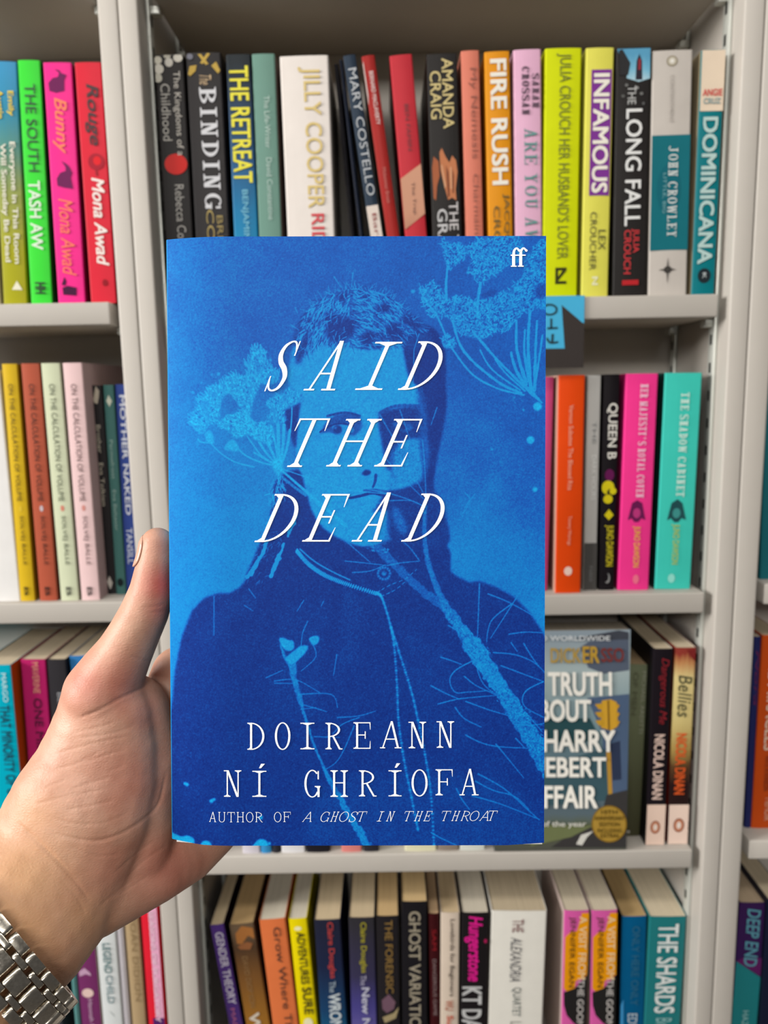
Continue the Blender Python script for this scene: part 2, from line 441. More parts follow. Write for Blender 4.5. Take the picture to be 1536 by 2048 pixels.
EDGES = {}                                    # right-hand end of the last book placed on each shelf
def book(shelf, tl, trx, low, col, label, group, art=(), Y=None, bot=None, side=None, side_r=None, d=.116, pages=PAGE, h=None, minlean=.35, rough=.4, nudge=True):
    """a book standing on a shelf. tl, trx: top corners of its spine; low: a lower point of its left spine edge (photograph pixels)"""
    z0 = ZS[shelf]
    if Y is None: Y = .014 if bot is None else min(.06, max(.004, y_on(bot[0], bot[1], z0)))
    p = at(tl[0], tl[1], Y); q = at(trx, tl[1], Y)
    w = q[0] - p[0]
    lim = {'m': XR - .0042, 'l': XL - .0165 - .0170 - .0042, 'r': 9}[shelf[0]]
    w = min(w, lim - p[0])
    lean = 0.0
    if low is not None:
        b = at(low[0], low[1], Y); lean = math.atan2(p[0] - b[0], p[2] - b[2])
    if abs(math.degrees(lean)) < minlean: lean = 0.0
    if lean: w = w * math.cos(lean) - .0003
    if h is None: h = (p[2] - z0 - (w * math.sin(lean) if lean > 0 else 0)) / math.cos(lean)
    # root on the pivot corner that touches the shelf
    x_top_left = p[0]
    if lean > 0: base = (x_top_left - h * math.sin(lean), Y, z0 + w * math.sin(lean) + .0001)
    else: base = (x_top_left - h * math.sin(lean), Y, z0 + .0001)
    root = empty('paperback_book', base); root.rotation_euler = (0, lean, 0)
    tag(root, label, 'book', group)
    d = min(d, BACK - Y - .003)
    ms = col if not isinstance(col, tuple) else mat(col, rough)
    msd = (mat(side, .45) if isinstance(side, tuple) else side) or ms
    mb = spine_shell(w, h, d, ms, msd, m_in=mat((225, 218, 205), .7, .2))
    lay = 0; text = []
    def zl(y, u=.5):
        x = tl[0] + (trx - tl[0]) * u
        a = at(x, y, Y); return (a[2] - base[2] - (u * w) * math.sin(-lean)) / math.cos(lean) if lean else a[2] - base[2]
    for s in art:
        if s[0] == 'P':
            lay += 1; off = -.0001 - lay * .00007
            pts = [(min(.985, max(.015, u)) * w, off, min(h - .0004, max(.0004, zl(y)))) for u, y in s[1]]
            m = s[2] if not isinstance(s[2], tuple) else mat(s[2], rough)
            mb.add(pts, [list(range(len(pts)))], m)
        else: text.append(s)
    cover = mb.build('cover', root, 40)
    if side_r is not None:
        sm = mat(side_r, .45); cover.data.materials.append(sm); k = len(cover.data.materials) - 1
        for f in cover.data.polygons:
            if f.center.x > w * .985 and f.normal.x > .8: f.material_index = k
    pb = MB(); pb.box(.0008, .0018, .0006, w - .0008, d - .0012, h - .0006, pages_mat(pages)); pb.build('page_block', root)
    parts = {}
    for s in text:
        _, txt, y0, y1, u0, u1, c, bold, shear, font, part, k = s
        v, f = (sans(txt, bold, shear, k.get('space', 1.0)) if font == 'sans' else serif(txt, shear=shear, **{a: k[a] for a in k if a in 'T t s w gap'.split()}))
        za, zb = zl(y0), max(.003, zl(y1))
        up = k.get('upright', False)
        if up: V = [(w * (u0 + (u1 - u0) * a), l_, zb + (za - zb) * b) for a, b, l_ in v]
        else: V = [(w * (u0 + (u1 - u0) * b), l_, za + (zb - za) * a) for a, b, l_ in v]
        lay2 = -.0006 - .0001 * len(parts)
        tm = parts.setdefault(part, MB())
        tm.add([(a, lay2 - l_, b) for a, l_, b in V], f, mat(c, .45, .3) if isinstance(c, tuple) else c)
    for nm, tm in parts.items(): tm.build(nm, cover)
    return root

WHITE = (238, 234, 226); BLACK = (30, 28, 28)
G1 = 'books on the upper shelf of the middle bookcase'
# upper shelf, middle bookcase (left to right)
book('m1', (300, 128), 308, None, (82, 18, 34), 'thin maroon book squeezed against the left post on the upper shelf', G1, Y=.03)
book('m1', (308, 110), 366, (332, 478), (36, 33, 33), 'black book with white blossoms and a red disc, first thick spine beside the left post', G1, [
    O_(.12, 120, .14, 8, (200, 195, 180)), O_(.45, 112, .12, 5, (190, 185, 170)), O_(.50, 125, .14, 9, (205, 200, 190)), O_(.82, 116, .16, 9, (205, 200, 188)),
    O_(.14, 138, .17, 10, (205, 200, 188)), O_(.10, 156, .14, 9, (190, 186, 172)),
    O_(.55, 329, .40, 21, (214, 36, 30)),
    T('The Kingdoms of a', 143, 312, .56, .86, (196, 190, 180), .0), T('Childhood', 168, 282, .16, .48, (176, 172, 164), .0),
    A_('Rebecca Colman', 370, 520, .46, .78, (170, 166, 160), .0)])
book('m1', (371, 106), 441, (392, 475), (47, 44, 45), 'charcoal book with large silver capitals and crossed gold sprigs at its head', G1, [
    P_([(.34, 108), (.44, 108), (.64, 128), (.56, 130)], (196, 164, 74)), P_([(.62, 106), (.70, 108), (.48, 128), (.40, 126)], (196, 164, 74)),
    P_([(.04, 148), (.10, 132), (.30, 130), (.26, 142), (.10, 152)], (190, 158, 70)), P_([(.72, 132), (.86, 124), (.97, 142), (.90, 148)], (190, 158, 70)),
    O_(.12, 113, .09, 6, (120, 120, 132)),
    T('The', 150, 170, .36, .70, (200, 170, 130), .0, .3),
    T('BINDING', 175, 419, .34, .82, (214, 214, 218), font='serif', T=.15, t=.07),
    A_('BRIDGET', 432, 570, .66, .84, (150, 130, 70)), A_('COLLINS', 420, 590, .36, .58, (168, 146, 78))])
book('m1', (451, 109), 501, (469, 471), grad([(0, (16, 150, 200)), (.22, (14, 140, 190)), (.42, (22, 120, 170)), (.62, (32, 82, 128)), (.86, (33, 56, 80)), (1, (28, 36, 42))]),
     'dark to turquoise book with tall yellow capitals, left of the sage green one', G1, [
    T('THE RETREAT', 132, 366, .12, .88, (236, 226, 40), .022), A_('BENJAMIN BLACK', 380, 560, .35, .66, (120, 196, 220), .0)])
book('m1', (503, 108), 549, (519, 471), (112, 152, 138), 'sage green book with thin pale lettering on the upper shelf', G1, [
    T('The Life-Writer', 192, 297, .46, .70, (186, 210, 200)), A_('David Constantine', 316, 440, .46, .70, (180, 205, 196))], side=(150, 128, 122))
book('m1', (559, 113), 657, (575, 470), (238, 229, 222), 'thick white book with large pale gold capitals', G1, [
    T('JILLY COOPER', 134, 417, .36, .82, (220, 194, 120), .012), T('RIDERS', 428, 560, .52, .80, (214, 60, 70), .012, part='subtitle_lettering'),], side=(225, 214, 204))
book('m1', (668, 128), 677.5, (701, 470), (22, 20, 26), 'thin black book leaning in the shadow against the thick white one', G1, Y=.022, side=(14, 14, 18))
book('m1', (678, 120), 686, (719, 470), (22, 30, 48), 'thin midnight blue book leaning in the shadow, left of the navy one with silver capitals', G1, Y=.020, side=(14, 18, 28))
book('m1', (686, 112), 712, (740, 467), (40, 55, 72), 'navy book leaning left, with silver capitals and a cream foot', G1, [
    B_(412, 640, .0, 1, (228, 214, 204)),
    T('MARY COSTELLO', 137, 392, .24, .90, (190, 194, 198), .0), T('Barcelona', 428, 560, .40, .74, (150, 60, 60), part='subtitle_lettering')], side=(26, 38, 52))
book('m1', (723, 113), 750, (773, 467), (166, 38, 34), 'narrow brick red book leaning left beside the navy one', G1, [
    T('BERNARD MACLAVERTY', 143, 250, .40, .72, (232, 200, 196), .02), A_('Midwinter Break', 336, 408, .38, .66, (196, 110, 100)),
    P_([(0, 128), (.08, 120), (.10, 190), (.0, 210)], (220, 214, 208))], side=(190, 170, 150))
book('m1', (779, 112), 825, (810, 467), (196, 46, 58), 'crimson leaning book with a slanted tan picture band', G1, [
    P_([(0, 356), (1, 330), (1, 430), (0, 458)], grad([(0, (90, 55, 40)), (.35, (190, 135, 110)), (.42, (206, 150, 122)), (1, (214, 160, 130))], wob=.05)),
    T('BEN FAMIN', 209, 302, .46, .64, (110, 30, 40)), A_('The Trap', 365, 430, .44, .62, (110, 70, 60))], side=(120, 24, 30))
book('m1', (853, 109), 915, (865, 467), (38, 35, 34), 'black book with gold capitals over an orange picture of hands', G1, [
    P_([(.06, 335), (.12, 312), (.28, 322), (.30, 352), (.2, 372), (.16, 400), (.08, 396)], (172, 96, 60)),
    P_([(.32, 305), (.40, 296), (.52, 314), (.64, 326), (.74, 312), (.86, 322), (.90, 345), (.82, 380), (.84, 402), (.70, 396), (.56, 400), (.44, 370), (.34, 340)], (196, 122, 80)),
    P_([(.52, 330), (.60, 345), (.62, 392), (.56, 396)], (120, 62, 40)), P_([(.74, 340), (.78, 352), (.76, 388), (.71, 386)], (130, 70, 44)),
    P_([(.36, 330), (.40, 330), (.50, 372), (.46, 378)], (226, 170, 130)), P_([(.66, 335), (.70, 335), (.70, 380), (.66, 378)], (226, 172, 132)),
    A_('AMANDA', 117, 258, .48, .84, (214, 194, 130), .012), A_('CRAIG', 142, 238, .08, .44, (214, 194, 130), .012),
    T('THE THREE', 405, 560, .58, .88, (205, 200, 200), .01), T('GRACES', 418, 560, .18, .52, (205, 204, 205), .01)], side=(58, 38, 30), side_r=None)
book('m1', (922, 102), 959, (932, 467), (222, 128, 106), 'slim salmon book with thin brown lettering', G1, [
    T('My Nemesis', 136, 318, .36, .82, (158, 84, 66), .0), A_('Charmaine Craig', 348, 560, .38, .78, (164, 92, 74), .0)])
book('m1', (969, 104), 1020, (977, 467), (230, 150, 18), 'orange book with heavy white capitals', G1, [
    T('FIRE RUSH', 118, 370, .20, .86, (244, 238, 226), .03), A_('JACQUELINE', 388, 570, .60, .88, (112, 88, 20), .012), A_('CROOKS', 412, 560, .22, .48, (112, 88, 20), .012)])
book('m1', (1027, 100), 1083, (1031, 467), (234, 182, 210), 'pale pink book with purple and green lettering', G1, [
    A_('SARAH', 147, 216, .66, .92, (92, 64, 84), font='serif', T=.2, t=.09), A_('CROSSAN', 133, 230, .28, .56, (84, 58, 78), font='serif', T=.2, t=.09),
    T('ARE YOU AWAKE', 257, 560, .36, .82, (96, 150, 146), font='serif', T=.13, t=.06)], side=(226, 176, 204))
book('m1', (1091, 97), 1164, None, (214, 224, 0), 'acid yellow-green book with outlined dark lettering along its whole spine', G1, [
    T('JULIA CROUCH HER HUSBAND\'S LOVER', 107, 518, .30, .72, (116, 124, 20), .0, part='title_lettering'),
    P_([(.36, 535), (.68, 535), (.68, 541), (.36, 541)], (56, 56, 20)), P_([(.36, 562), (.68, 562), (.68, 568), (.36, 568)], (56, 56, 20)), P_([(.56, 541), (.68, 541), (.44, 562), (.36, 562)], (56, 56, 20)),
    P_([(.36, 541), (.44, 541), (.44, 562), (.36, 562)], (56, 56, 20))], rough=.5)
book('m1', (1173, 96), 1229, (1165, 588), (228, 222, 92), 'lemon yellow book with a violet title panel', G1, [
    B_(139, 391, .20, .93, (128, 52, 150)),
    T('INFAMOUS', 147, 386, .28, .86, (246, 240, 226), .028), A_('LEX', 460, 500, .58, .84, (70, 66, 40)), A_('CROUCHER', 424, 540, .26, .50, (70, 66, 40)),
    P_([(.38, 553), (.60, 553), (.60, 557), (.38, 557)], (240, 238, 200)), P_([(.38, 566), (.60, 566), (.60, 570), (.38, 570)], (240, 238, 200)), P_([(.54, 556), (.60, 556), (.44, 567), (.38, 567)], (240, 238, 200))])
book('m1', (1233.5, 96), 1303, (1226, 585), (40, 37, 36), 'black book with white capitals under a small pale blue sky picture', G1, [
    P_([(.0, 97), (.98, 97), (.98, 158), (.66, 164), (.3, 156), (.34, 132), (.18, 112), (.06, 106)], grad([(0, (40, 90, 120)), (.87, (50, 120, 165)), (.9, (180, 214, 226)), (.95, (120, 186, 214)), (1, (90, 160, 196))])),
    P_([(.58, 122), (.66, 108), (.74, 122), (.76, 160), (.56, 160)], (44, 40, 52)),
    P_([(.64, 118), (.70, 118), (.71, 140), (.63, 140)], (150, 50, 60)),
    P_([(.06, 100), (.16, 98), (.4, 126), (.34, 150), (.10, 150)], (46, 46, 48)),
    O_(.3, 170, .05, 3, (120, 120, 118)), O_(.6, 176, .06, 3, (150, 150, 148)), O_(.74, 188, .05, 3, (120, 120, 118)), O_(.2, 192, .05, 3, (100, 100, 98)), O_(.8, 208, .04, 3, (96, 96, 96)),
    T('THE', 172, 209, .34, .58, (190, 190, 188), .01), T('LONG FALL', 218, 452, .30, .78, (238, 238, 236), .018),
    A_('JULIA', 458, 506, .52, .76, (206, 50, 56), .02), A_('CROUCH', 460, 548, .30, .52, (206, 50, 56), .02), B_(560, 570, .26, .76, (190, 40, 46))])
book('m1', (1306, 102), 1387, (1297, 582), (204, 196, 188), 'putty grey book with a broad dark teal band', G1, [
    B_(270, 500, .0, 1, (20, 112, 124)), O_(.48, 122, .14, 11, (160, 150, 130)), O_(.48, 122, .10, 8, (206, 198, 180)), O_(.48, 122, .05, 4, (240, 236, 228)),
    L_('CONTENTMENT', 150, 246, .44, .54, (184, 176, 168), 0.),
    O_(.46, 378, .30, 50, (18, 104, 118)),
    T('JOHN CROWLEY', 292, 474, .44, .68, (214, 220, 218), font='serif', T=.16, t=.08, part='author_lettering'), T('LITTLE, BIG', 346, 426, .30, .40, (120, 176, 182)),
    O_(.48, 539, .10, 7, (62, 58, 56)), P_([(.45, 539), (.48, 514), (.51, 539), (.48, 568)], (70, 66, 62)), P_([(.24, 539), (.48, 536), (.70, 539), (.48, 542)], (70, 66, 62))], rough=.5, side=(150, 142, 134))
book('m1', (1404, 100), 1452, (1386, 580), (8, 120, 130), 'teal book with a cream head and outlined block capitals, last before the right post', G1, [
    B_(60, 222, .0, 1, (236, 216, 192)),
    A_('ANGIE', 178, 192, .10, .92, (220, 92, 84), .03, upright=True), A_('CRUZ', 196, 208, .14, .86, (150, 172, 172), .03, upright=True),
    T('DOMINICANA', 234, 528, .16, .80, (186, 214, 210), .03), O_(.50, 551, .28, 15, (34, 44, 50)),
    L_('K', 545, 557, .42, .58, (190, 200, 200))], Y=.013, side=(176, 160, 128))

G2 = 'books on the upper shelf of the left bookcase'
book('l1', (-52, 140), -32, (-20, 590), (226, 214, 180), 'cream book just cut off by the left edge of the photo', G2)
book('l1', (-18, 122), 33, (6, 603), grad([(0, (172, 168, 14)), (.25, (170, 168, 24)), (.5, (150, 160, 80)), (.68, (90, 145, 130)), (.82, (46, 140, 170)), (1, (60, 150, 196))]),
     'blue to olive book with yellow and white lettering at the left edge', G2, [
    A_('Emily', 182, 232, .54, .84, (236, 206, 40), .02), A_('Austin', 180, 238, .14, .42, (236, 206, 40), .02),
    T('Everyone in This Room', 284, 528, .52, .82, (236, 232, 214), .02), T('Will Someday Be Dead', 288, 525, .14, .44, (236, 232, 214), .02),
    P_([(.40, 580), (.62, 562), (.84, 580)], (238, 234, 210))], Y=.014)
book('l1', (34, 120), 80, (61, 602), (62, 224, 60), 'bright lime green book with black and white capitals', G2, [
    T('THE SOUTH', 168, 344, .26, .74, (24, 78, 40), .006), A_('TASH AW', 362, 500, .20, .74, (226, 244, 220), .022),
    L_('HH', 565, 588, .26, .74, (22, 50, 26), .04)], side_r=(26, 110, 34))
book('l1', (85, 125), 143, (115.6, 602), (250, 46, 146), 'hot pink book with dark rabbits and orange script', G2, [
    P_([(.18, 182), (.16, 166), (.32, 156), (.50, 154), (.56, 146), (.40, 138), (.58, 141), (.62, 146), (.80, 150), (.72, 160), (.70, 182), (.42, 186)], (112, 24, 86)),
    P_([(.26, 372), (.24, 358), (.38, 346), (.58, 342), (.58, 334), (.44, 322), (.62, 328), (.72, 334), (.80, 346), (.74, 356), (.80, 378), (.5, 376)], (112, 24, 86)),
    P_([(.22, 590), (.20, 576), (.40, 572), (.72, 576), (.70, 592)], (70, 20, 60)), P_([(.18, 570), (.30, 554), (.36, 564), (.30, 572)], (70, 20, 60)),
    T('Bunny', 196, 308, .20, .76, (255, 130, 86), .012, .3), A_('Mona Awad', 398, 552, .26, .76, (255, 120, 90), .004, .3)], side_r=(150, 20, 84))
book('l1', (148, 125), 206, (181, 603), (220, 40, 60), 'scarlet book with black script and white script, beside the left post', G2, [
    T('Rouge', 168, 292, .26, .84, (60, 14, 26), .02, .25), O_(.58, 324, .30, 17, (170, 26, 48)), O_(.62, 322, .15, 9, (226, 30, 40)),
    P_([(.52, 338), (.6, 338), (.62, 352), (.54, 352)], (160, 30, 44)),
    A_('Mona Awad', 356, 532, .36, .84, (244, 232, 226), .022, .25), O_(.62, 566, .10, 7, (150, 22, 36))], side_r=(130, 16, 30))

G3 = 'books on the middle shelf of the left bookcase'
book('l2', (-92, 742), -3, None, (244, 242, 240), 'wide plain white book at the left edge', G3, Y=.012)
_v = [('M', 2, 40, 34, 72.5, (222, 184, 38), 'mustard yellow', (100, 80, 20), (232, 196, 60)), ('M', 40.5, 79, 79, 118, (186, 92, 68), 'terracotta', (84, 44, 34), (206, 190, 196)),
      ('M', 80.6, 122.5, 119, 156, (216, 222, 190), 'pale green', (96, 104, 84), (222, 140, 120)), ('M', 124, 160, 163, 203, (240, 206, 206), 'pale pink', (118, 92, 92), (220, 150, 140))]
for k, (_, xa, xb, xc, xd, c, nm, tc_, dc) in enumerate(_v):
    book('l2', (xa, 728 - k * .6), xc, (xb, 1203 - k), c, 'slim %s book of the four matching ones, with dark title and dot' % nm, G3, [
        T('ON THE CALCULATION OF VOLUME', 768, 1003, .36, .66, tc_, .0, 0), O_(.52, 1018 - k * .5, .10, 6, dc),
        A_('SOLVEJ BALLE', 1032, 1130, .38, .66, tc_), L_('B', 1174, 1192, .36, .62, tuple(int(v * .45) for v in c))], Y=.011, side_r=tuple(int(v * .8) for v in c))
book('l2', (176, 771), 203, (206, 1190), (44, 42, 44), 'black book with thin cream lettering beside the pale pink one', G3, [
    P_([(.30, 800), (.56, 772), (.80, 782), (.72, 796), (.60, 808), (.40, 806)], (196, 186, 168)),
    T('Brother', 850, 906, .36, .70, (196, 188, 170)), A_('Eva Tolkien', 926, 1012, .38, .70, (196, 188, 170)), P_([(.30, 1164), (.52, 1152), (.74, 1166), (.54, 1180)], (206, 200, 192))], Y=.032)
book('l2', (205, 770), 227, (232, 1188), (72, 116, 112), 'slim grey-green book beside the black one on the middle shelf', G3, [
    P_([(.26, 802), (.5, 790), (.80, 802), (.54, 814)], (210, 214, 196)), T('Permafrost', 880, 958, .34, .66, (150, 180, 172)), A_('Eva Baltasar', 980, 1062, .34, .66, (150, 180, 172)), O_(.5, 1165, .3, 8, (30, 40, 44))], Y=.030)
book('l2', (229, 769), 262, (253, 1186), (56, 76, 150), 'blue book with white lettering, half behind the left post', G3, [
    T('MOTHER NAKED', 790, 1030, .30, .70, (216, 220, 232), .02), A_('TANSILL', 1056, 1128, .26, .70, (206, 212, 230), .01)], Y=.028)

G4 = 'books on the lower shelf of the left bookcase'
book('l3', (-46, 1331), 21, (-18, 1617), (0, 178, 204), 'cyan book with an orange back cover at the left edge', G4, [
    A_('MARGO', 1346, 1404, .70, .86, (196, 236, 240), .01), T('THAT MINORITY OF ONE', 1410, 1612, .55, .86, (22, 60, 84), .01)], Y=.012, side_r=(220, 90, 20))
book('l3', (40, 1319), 91, (57, 1545), (190, 36, 106), 'magenta book with gold and dark capitals left of the thumb', G4, [
    A_('MAVERINE', 1324, 1386, .46, .72, (226, 160, 130)), T('ONE MINUTE', 1396, 1560, .42, .74, (80, 14, 50), .012)], Y=.024, side_r=(110, 14, 54))
book('l3', (93, 1319), 131, (106, 1500), (52, 50, 54), 'charcoal book between the magenta one and the hand', G4, [
    A_('BEN', 1385, 1420, .46, .70, (170, 170, 174))], Y=.022, side_r=(34, 34, 40))
book('l3', (137, 1313), 178, (150, 1420), (56, 126, 190), 'mid blue book mostly hidden behind the thumb', G4, Y=.028)

G5 = 'books on the bottom shelf of the left bookcase'
book('l4', (74, 1790), 100, None, (72, 74, 80), 'dark grey book behind the bracelet at the bottom', G5, Y=.016)
book('l4', (128, 1812), 139, None, (96, 150, 148), 'narrow grey-green book right of the bracelet', G5, Y=.014)
book('l4', (141, 1810), 183, None, (124, 52, 106), 'plum purple book right of the bracelet', G5, [
    P_([(.12, 1943), (.40, 1936), (.66, 1946), (.70, 1952), (.45, 1948), (.14, 1953)], (206, 166, 196)), O_(.46, 1986, .28, 9, (240, 208, 200)), A_('Hannah Lowe', 1998, 2080, .44, .66, (214, 180, 206))], Y=.015, side_r=(200, 186, 168))
book('l4', (186, 1812), 226, None, (228, 232, 232), 'white book with grey-green brush lettering under the wrist', G5, [
    T('LEGEND', 1886, 1946, .30, .70, (96, 132, 134), .02), T('CHILD', 1950, 2006, .34, .70, (110, 140, 146), .01),
    P_([(.36, 2020), (.60, 2030), (.66, 2034), (.48, 2026)], (40, 60, 62))], Y=.014)
book('l4', (228, 1812), 242, None, (214, 208, 214), 'slim pale lavender book under the wrist', G5, Y=.016)
book('l4', (246, 1812), 274, None, (186, 160, 122), 'tan book with embossed capitals under the wrist', G5, [
    T('JOAN DIDION', 1836, 2002, .28, .76, (150, 124, 88), .0)], Y=.014)
book('l4', (279.5, 1812), 313, None, (232, 36, 56), 'book half red and half pink under the heel of the hand', G5, [
    B_(1790, 2400, .48, 1.0, (240, 176, 208)), T('SEASONS OF PURGATORY', 1822, 2044, .48, .80, (246, 206, 226), .02), B_(2036, 2300, .3, 1.0, (88, 40, 110))], Y=.014)

G6 = 'books on the middle shelf of the middle bookcase'
book('m2', (1086, 754), 1109, (1074, 1176), (204, 74, 130), 'deep pink book just peeping out from behind the held blue book', G6, Y=.018)
book('m2', (1118, 751), 1171, (1111, 1184), (232, 74, 14), 'bright orange book with tiny white lettering', G6, [
    T('Vernon Subutex', 810, 892, .40, .58, (244, 176, 150)), T('The Blessed Rita', 896, 980, .40, .58, (244, 176, 150), part='subtitle_lettering'), A_('Tommy Wieringa', 1032, 1090, .40, .58, (244, 176, 150)), O_(.48, 1142, .16, 9, (248, 214, 200))], Y=.010, side=(226, 180, 160))
book('m2', (1176, 751), 1203, (1168, 1178), (206, 204, 200), 'narrow pale grey book with a charcoal foot', G6, [
    B_(1086, 1300, 0, 1, (86, 84, 82)), T('THE', 842, 888, .42, .70, (150, 152, 152)), T('DARK HOURS', 910, 1000, .40, .74, (244, 244, 240), .01), L_('FABER', 1132, 1164, .40, .66, (130, 130, 130), .0)], Y=.018)
book('m2', (1209, 749), 1241, (1199, 1178), (28, 24, 28), 'black book with white title and yellow author name', G6, [
    T('QUEEN B', 806, 918, .20, .88, (228, 224, 216), .02), O_(.48, 950, .30, 12, (104, 28, 84)),
    O_(.4, 975, .40, 14, (222, 206, 30)), O_(.6, 985, .26, 8, (28, 24, 28)), O_(.42, 998, .30, 9, (222, 206, 30)), O_(.72, 982, .22, 7, (222, 206, 30)),
    P_([(.2, 1030), (.5, 1018), (.8, 1030), (.5, 1040)], (222, 206, 30)), A_('JUNO DAWSON', 1050, 1132, .24, .84, (226, 210, 36), .012), O_(.5, 1156, .18, 10, (150, 150, 150)), O_(.42, 1154, .16, 9, (28, 24, 28))], Y=.018)
book('m2', (1253, 747.6), 1318, (1236, 1181), (252, 60, 148), 'hot pink book with a dark crest and yellow author name', G6, [
    T("HER MAJESTY'S ROYAL COVEN", 768, 995, .44, .70, (252, 196, 220), font='serif', T=.2, t=.1),
    P_([(.22, 1040), (.34, 1006), (.50, 1000), (.66, 1006), (.78, 1040), (.66, 1036), (.56, 1044), (.44, 1044), (.34, 1036)], (110, 30, 84)), O_(.50, 1026, .12, 10, (196, 60, 130)),
    A_('JUNO DAWSON', 1052, 1134, .38, .64, (250, 196, 60), .012), O_(.56, 1158, .10, 9, (250, 120, 150))], Y=.016, side=(190, 36, 104))
book('m2', (1331, 746), 1406, (1310, 1179), (66, 206, 190), 'turquoise book with a dark crest and yellow author name', G6, [
    T('THE SHADOW CABINET', 785, 993, .44, .68, (204, 240, 228), font='serif', T=.2, t=.1),
    P_([(.24, 1040), (.34, 1006), (.50, 998), (.64, 1006), (.76, 1040), (.64, 1036), (.55, 1044), (.44, 1044), (.34, 1036)], (36, 80, 84)), O_(.49, 1026, .11, 10, (66, 150, 146)),
    A_('JUNO DAWSON', 1048, 1128, .36, .60, (190, 206, 90), .012), O_(.44, 1156, .10, 9, (150, 230, 216))], Y=.017, side=(22, 70, 66))

G7 = 'books on the lower shelf of the middle bookcase'
def strip(x0, x1, c, label): book('m3', (x0 - 4, 1330), x1 - 4, None, c, label, G7, Y=.008)
strip(470, 506, (226, 220, 230), 'lavender white book foot peeping under the blue book, nearest the hand')
strip(508, 530, (60, 150, 210), 'sky blue book foot peeping out under the blue book')
strip(532, 549, (50, 50, 58), 'narrow dark book foot right of the sky blue one, under the held book')
strip(551, 600, (240, 238, 240), 'white book foot left of the wide black one, under the held book')
strip(603, 652, (34, 32, 40), 'wide black book foot peeping out under the held book')
strip(676, 718, (232, 140, 134), 'salmon pink book foot peeping out under the held book')
strip(722, 754, (48, 46, 54), 'dark book foot right of the salmon one, under the held book')
strip(808, 874, (236, 232, 196), 'pale yellow book foot peeping out under the held book')
strip(877, 920, (150, 136, 124), 'taupe book foot right of the pale yellow one, under the held book')
strip(923, 975, (222, 226, 218), 'pale grey book foot under the right half of the held book')

